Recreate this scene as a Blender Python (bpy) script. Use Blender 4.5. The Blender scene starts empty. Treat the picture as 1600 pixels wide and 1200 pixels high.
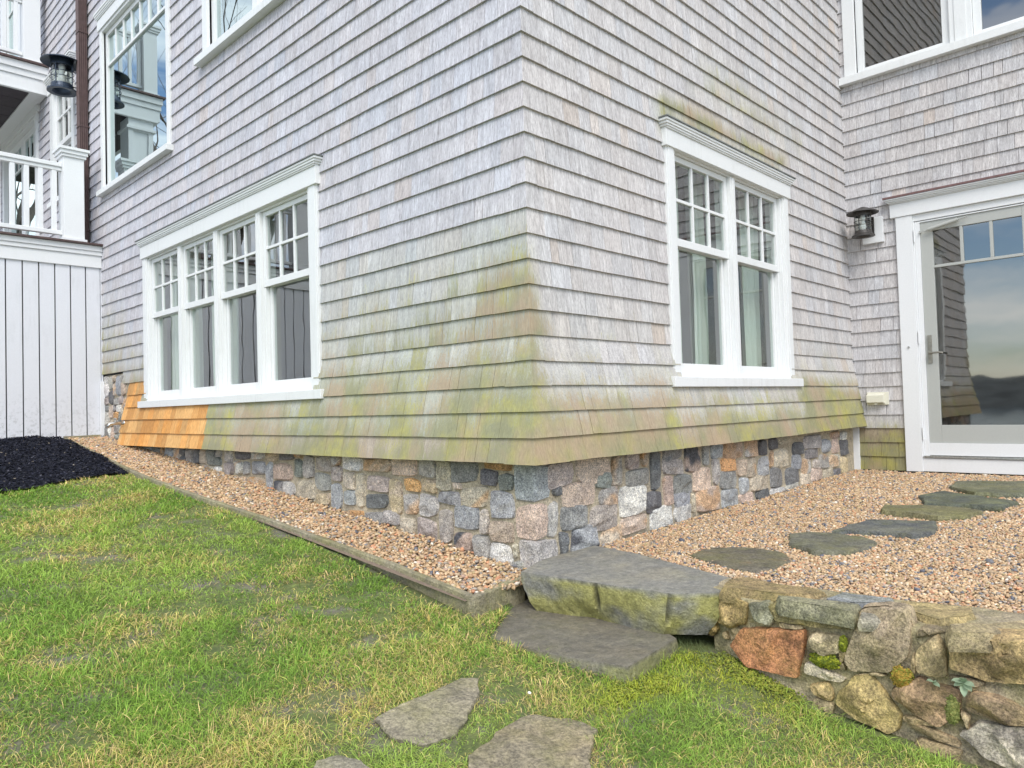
import bpy, math, random
import numpy as np
from mathutils import Vector, Matrix
random.seed(7); rng = np.random.default_rng(7)
scene = bpy.context.scene
COL = scene.collection
R_ = math.radians

# ------------------------------------------------------------------ camera
cam_d = bpy.data.cameras.new('camera'); cam = bpy.data.objects.new('camera', cam_d); COL.objects.link(cam)
rx = (0.694, -0.720, -0.029); dn = (0.002, 0.041, -0.999); fw = (0.720, 0.693, 0.030)
_x = Vector(rx).normalized(); _f = Vector(fw); _f = (_f - _x*_f.dot(_x)).normalized(); _up = _x.cross(_f)
M = Matrix((( _x.x, _up.x, -_f.x, -2.669), (_x.y, _up.y, -_f.y, -2.434), (_x.z, _up.z, -_f.z, 1.6), (0, 0, 0, 1)))
cam.matrix_world = M
cam_d.sensor_width = 36.0; cam_d.lens = 36.0*1135/1600; cam_d.clip_start = 0.05; cam_d.clip_end = 5000
scene.camera = cam

# ------------------------------------------------------------------ sky, sun, exposure
SUN_EL, SUN_AZ = R_(48), R_(222)          # azimuth of the sun, measured from +Y clockwise
world = bpy.data.worlds.new('World'); scene.world = world; world.use_nodes = True
nt = world.node_tree; nt.nodes.clear()
def N(t, tree=None, **kw):
    n = (tree or nt).nodes.new(t)
    for k, v in kw.items(): setattr(n, k, v)
    return n
sky = N('ShaderNodeTexSky', sky_type='NISHITA', sun_disc=False)
sky.sun_elevation = SUN_EL; sky.sun_rotation = SUN_AZ; sky.air_density = 1.0; sky.dust_density = .4; sky.ozone_density = 3.0
bg = N('ShaderNodeBackground'); wo = N('ShaderNodeOutputWorld')
tc = N('ShaderNodeTexCoord'); mp = N('ShaderNodeMapping'); mp.inputs['Scale'].default_value = (1.1, 1.1, 6.5)
nz = N('ShaderNodeTexNoise'); nz.inputs['Scale'].default_value = 1.7; nz.inputs['Detail'].default_value = 7; nz.inputs['Roughness'].default_value = .55
mp.inputs['Location'].default_value = (2.3, 1.7, .4)
rp = N('ShaderNodeValToRGB'); rp.color_ramp.elements[0].position = .38; rp.color_ramp.elements[1].position = .62
mx = N('ShaderNodeMixRGB'); mx.inputs[2].default_value = (10.5, 10.4, 10.2, 1)
mul = N('ShaderNodeMath', operation='MULTIPLY_ADD'); mul.inputs[1].default_value = .75; mul.inputs[2].default_value = .0
L = nt.links.new
L(tc.outputs['Generated'], mp.inputs[0]); L(mp.outputs[0], nz.inputs['Vector']); L(nz.outputs[0], rp.inputs[0])
L(rp.outputs[0], mul.inputs[0]); L(mul.outputs[0], mx.inputs[0]); L(sky.outputs[0], mx.inputs[1]); L(mx.outputs[0], bg.inputs[0]); L(bg.outputs[0], wo.inputs[0])
bg.inputs[1].default_value = 0.115
sd = bpy.data.lights.new('sun', 'SUN'); sd.energy = 1.3; sd.angle = R_(30); sd.color = (1.0, .955, .89)
sun = bpy.data.objects.new('sun', sd); COL.objects.link(sun)
_s = Vector((math.sin(SUN_AZ)*math.cos(SUN_EL), math.cos(SUN_AZ)*math.cos(SUN_EL), math.sin(SUN_EL)))
sun.rotation_euler = _s.to_track_quat('Z', 'Y').to_euler()
scene.view_settings.view_transform = 'Standard'; scene.view_settings.look = 'None'; scene.view_settings.gamma = 1
scene.view_settings.exposure = 1.02

# ------------------------------------------------------------------ numpy noise
def _h(ix, iy, iz, seed=0):
    n = (ix.astype(np.int64)*374761393 + iy.astype(np.int64)*668265263 + iz.astype(np.int64)*2147483647 + seed*1274126177) & 0x7fffffff
    n = ((n ^ (n >> 13))*1274126177) & 0x7fffffff
    return ((n ^ (n >> 16)) & 0xffff)/65535.0
def vn(x, y, z=0.0, seed=0):
    x = np.asarray(x, float); y = np.asarray(y, float); z = np.asarray(z, float) + np.zeros_like(x)
    ix, iy, iz = np.floor(x), np.floor(y), np.floor(z); fx, fy, fz = x-ix, y-iy, z-iz
    fx, fy, fz = [t*t*(3-2*t) for t in (fx, fy, fz)]; r = 0
    for a in (0, 1):
        for b in (0, 1):
            for c in (0, 1):
                r = r + _h(ix+a, iy+b, iz+c, seed)*(fx if a else 1-fx)*(fy if b else 1-fy)*(fz if c else 1-fz)
    return r
def fbm(x, y, z=0.0, seed=0, oct=4):
    r = 0; a = .5; s = 1.0; t = 0
    for o in range(oct):
        r = r + a*vn(np.asarray(x)*s+o*7.3, np.asarray(y)*s+o*3.1, np.asarray(z)*s, seed+o); t += a; a *= .5; s *= 2.03
    return r/t

# ------------------------------------------------------------------ materials
def mat(name):
    m = bpy.data.materials.new(name); m.use_nodes = True; t = m.node_tree; t.nodes.clear()
    o = t.nodes.new('ShaderNodeOutputMaterial'); b = t.nodes.new('ShaderNodeBsdfPrincipled'); t.links.new(b.outputs[0], o.inputs[0])
    return m, t, b, o
def nd(t, ty, ins=None, **kw):
    n = t.nodes.new(ty)
    for k, v in kw.items(): setattr(n, k, v)
    for k, v in (ins or {}).items():
        if isinstance(v, bpy.types.NodeSocket): t.links.new(v, n.inputs[k])
        else: n.inputs[k].default_value = v
    return n
def coords(t, scale=(1, 1, 1), which='Object'):
    c = nd(t, 'ShaderNodeTexCoord'); return nd(t, 'ShaderNodeMapping', {0: c.outputs[which], 'Scale': scale}).outputs[0]
def noise(t, vec, scale, detail=4, rough=.55, dist=0):
    return nd(t, 'ShaderNodeTexNoise', {'Vector': vec, 'Scale': scale, 'Detail': detail, 'Roughness': rough, 'Distortion': dist}).outputs[0]
def ramp(t, fac, p0, p1, c0=(0, 0, 0, 1), c1=(1, 1, 1, 1)):
    r = nd(t, 'ShaderNodeValToRGB', {0: fac}); e = r.color_ramp.elements
    e[0].position = p0; e[1].position = p1; e[0].color = c0; e[1].color = c1
    return r.outputs[0]
def mixc(t, fac, a, b, mode='MIX'):
    return nd(t, 'ShaderNodeMixRGB', {0: fac, 1: a, 2: b}, blend_type=mode).outputs[0]
def mth(t, op, a, b=0.0, c=0.0):
    return nd(t, 'ShaderNodeMath', {0: a, 1: b, 2: c}, operation=op).outputs[0]
def bump(t, bs, h, strength=.3, dist=.01):
    b = nd(t, 'ShaderNodeBump', {'Height': h, 'Strength': strength, 'Distance': dist}); t.links.new(b.outputs[0], bs.inputs['Normal'])
def c4(r, g, b): return (r, g, b, 1)

def m_paint(name, col, dirt=.25, rough=.45, dirtcol=(.35, .34, .27), base=None):
    m, t, b, o = mat(name); v = coords(t)
    n1 = ramp(t, noise(t, v, 2.2, 6, .65), .5, .8); n2 = ramp(t, noise(t, coords(t, (30, 30, 3)), 1.0, 5, .6), .45, .75)
    f = mth(t, 'MULTIPLY', mth(t, 'MULTIPLY', n1, n2), dirt)
    if base:      # splashed soil near the ground, thinning out upwards
        zz = nd(t, 'ShaderNodeSeparateXYZ', {0: v}).outputs[2]; hz = nd(t, 'ShaderNodeMapRange', {0: zz, 1: base[1], 2: base[0]}).outputs[0]
        f = mth(t, 'MAXIMUM', f, mth(t, 'MULTIPLY', mth(t, 'MULTIPLY', hz, ramp(t, noise(t, v, 26, 7, .72), .50, .68)), .75))
    fl = ramp(t, noise(t, v, 90, 3, .6), .3, .7, c4(.95, .95, .95), c4(1.0, 1.0, 1.0))
    base = mixc(t, 1.0, mixc(t, f, c4(*col), c4(*dirtcol)), fl, 'MULTIPLY')
    t.links.new(base, b.inputs['Base Color']); b.inputs['Roughness'].default_value = rough
    bump(t, b, noise(t, coords(t, (60, 60, 12)), 1.0, 4), .08, .004); return m
def m_plain(name, col, rough=.5, metal=0, nscale=25, var=.25):
    m, t, b, o = mat(name); v = coords(t)
    c = ramp(t, noise(t, v, nscale, 5), .25, .75, c4(*[x*(1-var) for x in col]), c4(*[min(1, x*(1+var)) for x in col]))
    t.links.new(c, b.inputs['Base Color']); b.inputs['Roughness'].default_value = rough; b.inputs['Metallic'].default_value = metal
    bump(t, b, noise(t, v, nscale*3, 3), .15, .003); return m
def m_shingle(name):
    m, t, b, o = mat(name)
    at = nd(t, 'ShaderNodeAttribute', attribute_name='Col')
    g1 = noise(t, coords(t, (115, 115, 6.5)), 1.0, 6, .7, .45)
    g2 = noise(t, coords(t, (38, 38, 2.2)), 1.0, 5, .6, .5)
    g3 = noise(t, coords(t, (420, 420, 9)), 1.0, 3, .6)
    k1 = ramp(t, g1, .28, .72, c4(.60, .585, .58), c4(1.18, 1.175, 1.165)); k2 = ramp(t, g2, .3, .7, c4(.84, .825, .83), c4(1.1, 1.1, 1.1))
    k3 = ramp(t, g3, .30, .52, c4(.62, .60, .60), c4(1.06, 1.06, 1.06))
    c = mixc(t, 1, mixc(t, 1, mixc(t, 1, at.outputs['Color'], k1, 'MULTIPLY'), k2, 'MULTIPLY'), k3, 'MULTIPLY')
    # green and yellow growth on damp shingles, in drips that follow the grain
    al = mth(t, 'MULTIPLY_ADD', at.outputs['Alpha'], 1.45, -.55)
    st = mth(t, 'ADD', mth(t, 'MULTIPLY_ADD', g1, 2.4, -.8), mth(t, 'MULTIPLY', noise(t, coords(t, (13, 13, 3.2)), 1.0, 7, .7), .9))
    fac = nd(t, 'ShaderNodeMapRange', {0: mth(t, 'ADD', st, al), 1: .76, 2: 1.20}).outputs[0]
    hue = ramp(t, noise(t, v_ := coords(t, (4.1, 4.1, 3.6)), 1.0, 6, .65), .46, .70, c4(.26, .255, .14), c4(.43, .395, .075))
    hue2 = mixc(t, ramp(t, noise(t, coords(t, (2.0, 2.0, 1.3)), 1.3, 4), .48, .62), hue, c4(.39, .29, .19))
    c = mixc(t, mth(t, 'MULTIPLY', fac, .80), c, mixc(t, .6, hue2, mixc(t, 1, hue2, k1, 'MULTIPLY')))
    t.links.new(c, b.inputs['Base Color']); b.inputs['Roughness'].default_value = .85; b.inputs['Specular IOR Level'].default_value = .25
    bump(t, b, mth(t, 'ADD', g1, mth(t, 'MULTIPLY', g3, .5)), .35, .0035); return m
def m_stone(name, speck=.55, scale=1.0, moss=0.0, attr=True, col=(.3, .3, .3), veins=.4, gloss=.75):
    m, t, b, o = mat(name); v = coords(t)
    base = nd(t, 'ShaderNodeAttribute', attribute_name='Col').outputs['Color'] if attr else None
    if base is None: base = ramp(t, noise(t, v, 3, 6, .6), .3, .7, c4(*[x*.75 for x in col]), c4(*[x*1.25 for x in col]))
    s1 = ramp(t, noise(t, v, 120/scale, 3, .75), .38, .62, c4(1-speck, 1-speck, 1-speck), c4(1+speck*.9, 1+speck*.88, 1+speck*.82))
    s2 = ramp(t, noise(t, v, 45/scale, 5, .7), .3, .7, c4(.68, .68, .7), c4(1.28, 1.26, 1.22))
    s3 = ramp(t, noise(t, v, 9/scale, 4, .6, 1.5), .35, .68, c4(1-veins*.6, 1-veins*.6, 1-veins*.58), c4(1.12, 1.1, 1.06))
    c = mixc(t, 1, mixc(t, 1, mixc(t, 1, base, s1, 'MULTIPLY'), s2, 'MULTIPLY'), s3, 'MULTIPLY')
    if moss:
        f = mth(t, 'MULTIPLY', ramp(t, noise(t, v, 5.5, 7, .7), .5-.2*moss, .72), min(1, moss))
        mc = ramp(t, noise(t, v, 60, 4), .3, .7, c4(.15, .16, .03), c4(.36, .34, .06)); c = mixc(t, f, c, mc)
    t.links.new(c, b.inputs['Base Color']); b.inputs['Roughness'].default_value = gloss; b.inputs['Specular IOR Level'].default_value = .35
    bump(t, b, mth(t, 'ADD', noise(t, v, 60/scale, 6, .7), mth(t, 'MULTIPLY', noise(t, v, 14/scale, 5, .65), 1.6)), .85, .013); return m
def m_attr(name, rough=.7, transl=0.0, nscale=0, spec=.3):
    m, t, b, o = mat(name); c = nd(t, 'ShaderNodeAttribute', attribute_name='Col').outputs['Color']
    if nscale: c = mixc(t, 1, c, ramp(t, noise(t, coords(t), nscale, 4, .65), .3, .7, c4(.72, .72, .72), c4(1.22, 1.2, 1.18)), 'MULTIPLY')
    t.links.new(c, b.inputs['Base Color']); b.inputs['Roughness'].default_value = rough; b.inputs['Specular IOR Level'].default_value = spec
    if transl:
        tr = nd(t, 'ShaderNodeBsdfTranslucent', {0: c}); ms = nd(t, 'ShaderNodeMixShader', {0: transl, 1: b.outputs[0], 2: tr.outputs[0]})
        t.links.new(ms.outputs[0], o.inputs[0])
    return m
def m_glass(name, tint=(.80, .88, .84), ior=2.1, wav=.05, rough=0.0, wscale=2.2, refl=(.95, .97, .97)):
    m = bpy.data.materials.new(name); m.use_nodes = True; t = m.node_tree; t.nodes.clear(); o = t.nodes.new('ShaderNodeOutputMaterial')
    bp = nd(t, 'ShaderNodeBump', {'Height': noise(t, coords(t), wscale, 2, .4), 'Strength': wav, 'Distance': .02})
    g = nd(t, 'ShaderNodeBsdfGlossy', {'Color': c4(*refl), 'Roughness': rough, 'Normal': bp.outputs[0]})
    tr = nd(t, 'ShaderNodeBsdfTransparent', {0: c4(*tint)}); fr = nd(t, 'ShaderNodeFresnel', {'IOR': ior})
    # the pane is one thin sheet with its faces towards both sides, so the fresnel term is taken from its front
    geo = nd(t, 'ShaderNodeNewGeometry'); inc = nd(t, 'ShaderNodeVectorMath', {0: geo.outputs['Incoming'], 1: geo.outputs['Normal']}, operation='DOT_PRODUCT')
    cosv = mth(t, 'ABSOLUTE', inc.outputs['Value']); r0 = ((ior-1)/(ior+1))**2
    f = mth(t, 'MULTIPLY_ADD', mth(t, 'POWER', mth(t, 'SUBTRACT', 1.0, cosv), 4.0), 1-r0, r0)
    ms = nd(t, 'ShaderNodeMixShader', {0: f, 1: tr.outputs[0], 2: g.outputs[0]}); t.links.new(ms.outputs[0], o.inputs[0]); return m

M_SH = m_shingle('weathered_shingle')
def m_cedar():
    m, t, b, o = mat('new_cedar'); at = nd(t, 'ShaderNodeAttribute', attribute_name='Col')
    g1 = noise(t, coords(t, (90, 90, 5)), 1.0, 5, .6, .3); k = ramp(t, g1, .3, .7, c4(.66, .55, .45), c4(1.15, 1.15, 1.15))
    t.links.new(mixc(t, 1, at.outputs['Color'], k, 'MULTIPLY'), b.inputs['Base Color']); b.inputs['Roughness'].default_value = .6
    bump(t, b, g1, .25, .003); return m
M_CEDAR = m_cedar()
M_WHITE = m_paint('white_paint', (.765, .775, .765), .5, .45, (.30, .29, .22)); M_WHITE2 = m_paint('clean_white_paint', (.78, .79, .79), .22)
M_SKIRT = m_paint('skirt_white_paint', (.72, .73, .76), .35, .5, (.22, .22, .2), (1.30, 1.95))
M_GREYDOOR = m_paint('grey_door_paint', (.44, .45, .42), .1, .4)
M_GRANITE = m_stone('split_granite', .5, .85); M_FIELD = m_stone('field_stone', .42, 1.0, .30, veins=.7)
M_MORTAR = m_stone('mortar', .3, 1.0, 0, False, (.46, .405, .305), .25); M_MORTAR2 = m_stone('mossy_mortar', .35, 1.0, .5, False, (.40, .34, .235), .4)
M_SLABTOP = m_stone('bluestone', .14, 1.2, .12, True, (.17, .165, .15), .3, .5)
M_FLAG = m_stone('mossy_flagstone', .35, 1.3, .35, True, (.2, .2, .18), .6)
M_EDGE = m_stone('edging_concrete', .25, 1.0, .45, False, (.31, .28, .20), .3)
M_COPPER = m_plain('dark_copper', (.11, .072, .066), .45, .4); M_BRONZE = m_plain('bronze_metal', (.075, .068, .062), .45, .5)
M_NAVY = m_plain('dark_blue_metal', (.03, .045, .07), .35, .4); M_LEAD = m_plain('lead_flashing', (.20, .21, .20), .6, .3)
M_SOFFIT = m_plain('dark_soffit_boards', (.045, .032, .042), .6); M_DARK = m_plain('dark_gap', (.02, .02, .02), .9)
M_GLASS = m_glass('window_glass', ior=2.7, wav=.10, wscale=1.8); M_GLASS2 = m_glass('door_glass', (.55, .58, .58), 2.9, .05, .025, 3.0, (.95, .94, .90))
M_GLASS3 = m_glass('upper_glass', (.5, .55, .55), 5.0, .04, 0, 1.2, (.86, 1.0, 1.0))
M_LAMPGLASS = m_glass('lantern_glass', (.9, .93, .9), 1.5, .3, .02, 20)
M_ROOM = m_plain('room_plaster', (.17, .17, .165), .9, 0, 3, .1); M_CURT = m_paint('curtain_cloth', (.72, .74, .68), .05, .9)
M_BULB = m_plain('bulb_white', (.85, .85, .82), .3, 0, 10, .02); M_CREAM = m_paint('cream_plastic', (.72, .70, .58), .2, .45)
M_STEEL = m_plain('steel', (.55, .55, .53), .3, .9, 60, .3); M_NICKEL = m_plain('dull_nickel', (.30, .29, .25), .4, .7)
M_PEB = m_attr('pebble', .6, 0, 90); M_GRASS = m_attr('grass_blade', .6, .35); M_MULCH = m_attr('mulch_chip', .85, 0, 60, .15)
M_LEAF = m_attr('leaf', .6, .3, 30); M_BARK = m_plain('bark', (.12, .10, .085), .9)

# ------------------------------------------------------------------ mesh helpers
class MB:
    """collects boxes, tubes and polygons for ONE mesh"""
    def __init__(s, P=None): s.v = []; s.f = []; s.c = []; s.P = P or (lambda u, w, z: (u, w, z)); s.col = (1, 1, 1, 1)
    def V(s, u, w, z): s.v.append(s.P(u, w, z)); s.c.append(s.col); return len(s.v)-1
    def F(s, *i): s.f.append(tuple(i))
    def box(s, u0, u1, w0, w1, z0, z1, bev=0.0):
        if u0 > u1: u0, u1 = u1, u0
        if w0 > w1: w0, w1 = w1, w0
        if z0 > z1: z0, z1 = z1, z0
        i = [s.V(*p) for p in ((u0, w0, z0), (u1, w0, z0), (u1, w1, z0), (u0, w1, z0), (u0, w0, z1), (u1, w0, z1), (u1, w1, z1), (u0, w1, z1))]
        for q in ((0, 3, 2, 1), (4, 5, 6, 7), (0, 1, 5, 4), (1, 2, 6, 5), (2, 3, 7, 6), (3, 0, 4, 7)): s.F(*[i[k] for k in q])
    def prism(s, pts, a, b, axis='u'):
        """extrude the profile pts (w,z) from u=a to u=b (axis u) or (u,z) along w, or (u,w) along z"""
        def mk(p, t): return {'u': (t, p[0], p[1]), 'w': (p[0], t, p[1]), 'z': (p[0], p[1], t)}[axis]
        A = [s.V(*mk(p, a)) for p in pts]; B = [s.V(*mk(p, b)) for p in pts]; n = len(pts)
        s.F(*A[::-1]); s.F(*B)
        for k in range(n): s.F(A[k], A[(k+1) % n], B[(k+1) % n], B[k])
    def tube(s, path, r, n=10, cap=True):
        if not isinstance(r, (list, tuple)): r = [r]*len(path)
        rings = []; path = [Vector(p) for p in path]; prev = None
        for k, p in enumerate(path):
            d = (path[min(k+1, len(path)-1)]-path[max(k-1, 0)]).normalized()
            a = d.orthogonal().normalized() if prev is None else (prev - d*prev.dot(d)).normalized()
            prev = a; b = d.cross(a)
            rings.append([s.V(*(p+(a*math.cos(t)+b*math.sin(t))*r[k])) for t in [2*math.pi*j/n for j in range(n)]])
        for A, B in zip(rings, rings[1:]):
            for j in range(n): s.F(A[j], A[(j+1) % n], B[(j+1) % n], B[j])
        if cap: s.F(*rings[0][::-1]); s.F(*rings[-1])
    def lathe(s, prof, c, n=28):
        """prof: (r, z) pairs turned about the vertical through c"""
        rings = [[s.V(c[0]+r*math.cos(2*math.pi*j/n), c[1]+r*math.sin(2*math.pi*j/n), c[2]+z) for j in range(n)] for r, z in prof]
        for A, B in zip(rings, rings[1:]):
            for j in range(n): s.F(A[j], A[(j+1) % n], B[(j+1) % n], B[j])
    def build(s, name, m, parent=None, smooth=False, bevel=0.0, label=None, kind=None, attr=False):
        me = bpy.data.meshes.new(name); me.from_pydata(s.v, [], s.f); me.update()
        import bmesh
        bm = bmesh.new(); bm.from_mesh(me); bmesh.ops.recalc_face_normals(bm, faces=bm.faces)
        if bevel: bmesh.ops.bevel(bm, geom=list(bm.edges), offset=bevel, segments=2, affect='EDGES', profile=.6)
        bm.to_mesh(me); bm.free()
        if attr:
            a = me.color_attributes.new('Col', 'FLOAT_COLOR', 'POINT'); a.data.foreach_set('color', np.array(s.c, np.float32).ravel())
        me.materials.append(m)
        if smooth: me.polygons.foreach_set('use_smooth', [True]*len(me.polygons))
        o = bpy.data.objects.new(name, me); COL.objects.link(o)
        if parent: o.parent = parent
        if label: o['label'] = label
        if kind: o['kind'] = kind
        return o
def np_mesh(name, V, F, m, parent=None, C=None, smooth=False, sharp=0):
    """V (n,3), F list of arrays (k,3|4), C (n,4)"""
    V = np.asarray(V, np.float32); me = bpy.data.meshes.new(name); me.vertices.add(len(V)); me.vertices.foreach_set('co', V.ravel())
    F = [np.asarray(f, np.int32) for f in (F if isinstance(F, list) else [F]) if len(f)]
    tot = sum(f.size for f in F); me.loops.add(tot); me.loops.foreach_set('vertex_index', np.concatenate([f.ravel() for f in F]))
    ln = np.concatenate([np.full(len(f), f.shape[1], np.int32) for f in F]); st = np.concatenate([[0], np.cumsum(ln)[:-1]]).astype(np.int32)
    me.polygons.add(len(ln)); me.polygons.foreach_set('loop_start', st); me.polygons.foreach_set('loop_total', ln)
    me.polygons.foreach_set('use_smooth', np.full(len(ln), bool(smooth)))
    me.update(calc_edges=True)
    if C is not None:
        C = np.asarray(C, np.float32)
        if C.shape[1] == 3: C = np.hstack([C, np.ones((len(C), 1), np.float32)])
        a = me.color_attributes.new('Col', 'FLOAT_COLOR', 'POINT'); a.data.foreach_set('color', C.ravel())
    me.materials.append(m); o = bpy.data.objects.new(name, me); COL.objects.link(o)
    if parent: o.parent = parent
    if sharp: me.set_sharp_from_angle(angle=R_(sharp))
    return o
def tag(o, label=None, cat=None, group=None, kind=None):
    if label: o['label'] = label
    if cat: o['category'] = cat
    if group: o['group'] = group
    if kind: o['kind'] = kind
    return o
def thing(name, label, cat, loc=(0, 0, 0), group=None):
    o = bpy.data.objects.new(name, None); COL.objects.link(o); o.empty_display_size = .1
    # parts are modelled in world coordinates, so the Empty marks the base and each part is offset back
    o.location = loc; return tag(o, label, cat, group)
def settle(root):
    """children were modelled in world coordinates: keep them there under the moved root"""
    inv = Matrix.Translation(-Vector(root.location))
    for ch in [c for c in COL.objects if c.parent == root]: ch.matrix_parent_inverse = inv

# walls: u along the wall, w outward, z up
XB = 4.49
def PL(u, w, z): return (-w, u, z)            # left wall, plane x = 0, faces -X
def PR(u, w, z): return (u, -w, z)            # right wall, plane y = 0, faces -Y
def PB(u, w, z): return (XB-w, u, z)          # back wall with the door, faces -X
PATIO = lambda x, y: .812+.021*x+0*y
STRIP = lambda x, y: .757+.098*y
def lawn_z(x, y):
    x = np.asarray(x, float); y = np.asarray(y, float)
    z = .69+.1*np.clip(y, -6, 7.5)
    low = np.clip((-y-.98)/.5, 0, 1); z = z-.055*low*low*(3-2*low)*np.clip((x+1.3)/.7, 0, 1)
    z = z+.052*np.clip((x+1.2)/.6, 0, 1)*np.clip((y-.0)/1.0, 0, 1)*np.clip((-.40-x)*30, 0, 1); z = z+.02*(fbm(x*1.3+5, y*1.3, 0, 3, 3)-.5)*np.clip((-x-.6)*3, 0.15, 1)
    far = np.clip((-x-7)/14, 0, 1); z = z-5.5*far*far*(3-2*far)
    fy = np.clip((-y-6)/20, 0, 1); return z-2.5*fy*fy*(3-2*fy)

# =================================================================== THE HOUSE
house = thing('shingled_house', 'large weathered grey shingled house with white windows on a split granite base', 'house', (0, 0, .8))
E_ = .1275; Z0 = 1.314
def flare(z): return .158*np.maximum(0, 1.95-z)
def flat(z): return 0.0*z
SHC = {'l': (.60, .60, .635), 'r': (.61, .597, .59), 'b': (.60, .59, .588)}
def algae(wall, u, z):
    n = float(vn(np.array(u*1.7+3), np.array(z*2.2), 0, 11)); n2 = float(vn(np.array(u*5.5), np.array(z*4.0), 2.2, 12))
    if wall == 'l':
        a = max(0, min(1, (2.65-z)/1.6))*.9
        if u < .7: a += .38*(1-u/.7)*max(0, min(1, (2.65-z)/.7))
        if 1.8 < u < 5.2: a *= .85
        if u > 5.7: a = max(0, min(1, (3.1-z)/1.6))*.75
        if u > 6.9 or z > 3.3: a = 0
        return max(0, a*(.35+.55*n+.30*n2))
    if wall == 'r':
        a = max(0, min(1, (1.82-z)/.42))
        if u < .10: a = max(a, .9*(1-u/.10)*max(0, min(1, (2.5-z)/.6)))
        if u < .8: a *= 1.1
        if 1.2 < u < 3.1: a *= .55
        if u > 3.2: a = max(a, max(0, min(1, (1.85-z)/.3))*.95)
        a = max(a, .30*max(0, min(1, (2.3-z)/.8)))
        if 1.7 < u < 3.5: a = max(a, .30*max(0, 1-abs(z-(3.82-.06*(u-1.8)))/.28)*(.4+.6*n2))
        if 1.25 < u < 3.1: a = max(a, .85*max(0, 1-abs(z-3.42)/.16))
        return max(0, a*(.45+.6*n+.25*n2))
    a = max(0, min(1, (1.42-z)/.4)); return a*(.45+.5*n)
def shingle_wall(name, P, wall, u0, u1, z0, z1, openings, fl, mitre0=False, color=None, cut=None, only=None):
    V = []; F = []; C = []
    rnd = random.Random(hash(wall) % 97 if False else {'l': 3, 'r': 5, 'b': 9}[wall])
    jit = [0]
    def quadbox(a, b, zb, zt, tb, tt, rgb, m0, m1):
        """a,b: u limits, m0: the a end is a mitred outside corner"""
        base = len(V)
        for (zz, th) in ((zb, tb), (zt, tt)):
            off = float(fl(np.array(zz)))
            for uu, mt in ((a, m0), (b, m1)):
                for w in (off+th, off-.012):
                    uu2 = -w if mt else uu
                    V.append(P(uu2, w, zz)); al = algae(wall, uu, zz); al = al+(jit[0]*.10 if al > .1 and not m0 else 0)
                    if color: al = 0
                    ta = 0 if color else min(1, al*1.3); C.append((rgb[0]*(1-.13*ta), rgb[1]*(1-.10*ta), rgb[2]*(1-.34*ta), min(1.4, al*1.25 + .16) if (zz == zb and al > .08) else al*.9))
        # index: 0 a-out-b,1 a-in,2 b-out,3 b-in, 4.. top
        for q in ((0, 2, 6, 4), (0, 1, 3, 2), (1, 0, 4, 5), (2, 3, 7, 6)): F.append([base+i for i in q])
    k = 0; z = z0
    while z < z1-1e-4:
        zt = min(z+E_, z1)
        # intervals of this course left free by the openings
        segs = [(u0, u1, z, zt)]
        for (a, b, za, zb_) in openings:
            if za < zt-.002 and zb_ > z+.002:
                ns = []
                for (p, q, s, t) in segs:
                    if b <= p or a >= q: ns.append((p, q, s, t)); continue
                    if a > p: ns.append((p, a, s, t))
                    if b < q: ns.append((b, q, s, t))
                    m0, m1 = max(a, p), min(b, q)
                    if za-s > .01: ns.append((m0, m1, s, za))
                    if t-zb_ > .01: ns.append((m0, m1, zb_-.0, t))
                segs = ns
        if cut: segs = cut(k, z, segs)
        for (p, q, s, t) in segs:
            u = p; full_t = t if t < zt-1e-3 else t+.012
            while u < q-1e-4:
                wdt = rnd.choice((.07, .09, .11, .13, .15, .18))*rnd.uniform(.85, 1.15)
                e = u+wdt
                if q-e < .045: e = q
                mt = mitre0 and abs(u-u0) < 1e-6
                g = 0 if mt else rnd.choice((.0008, .0012, .002, .003, .0045))
                zz = z if s > z+.01 else s
                dz = 0 if mt else rnd.gauss(0, .0006)+.0075*(float(vn(np.array(u*.8), np.array(k*1.0), 1.0, 21))-.5)
                tb = .0180 if mt else .0180+rnd.uniform(-.0008, .0010)
                b0 = SHC[wall]; v = rnd.gauss(1, .04); w_ = rnd.gauss(0, .014)
                rgb = (b0[0]*v*(1+w_), b0[1]*v, b0[2]*v*(1-w_))
                if rnd.random() < .02: rgb = tuple(c*f for c, f in zip(rgb, (1.0, .95, .90)))
                if s < 1.44 and wall in 'lr': rgb = tuple(c*f for c, f in zip(rgb, (.86, .76, .66)))
                elif s < 1.7 and wall == 'l': rgb = tuple(c*f for c, f in zip(rgb, (.90, .91, .80)))
                elif s < 2.5 and wall == 'l' and u < 2: rgb = tuple(c*f for c, f in zip(rgb, (.96, .97, .91)))
                if wall == 'r' and 1.25 < u < 3.1 and 3.36 < s < 3.6: kk = rnd.uniform(.2, .9)*(1 if s < 3.47 else .5); rgb = tuple(c*(1-kk*(1-f)) for c, f in zip(rgb, (.84, .72, .60)))
                if wall == 'b' and s < 1.2: rgb = tuple(c*f for c, f in zip(rgb, (.62, .52, .38)))
                if color: rgb = color(rnd, u, s)
                jit[0] = rnd.gauss(0, .5); sb = s+(dz if s <= z+.01 else 0)
                quadbox(u if mt else u+g/2, min(e, q)-g/2, sb, full_t, tb, .0035, rgb, mt, False)
                u = e
        k += 1; z += E_
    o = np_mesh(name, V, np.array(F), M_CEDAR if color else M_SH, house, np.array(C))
    return o
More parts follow.
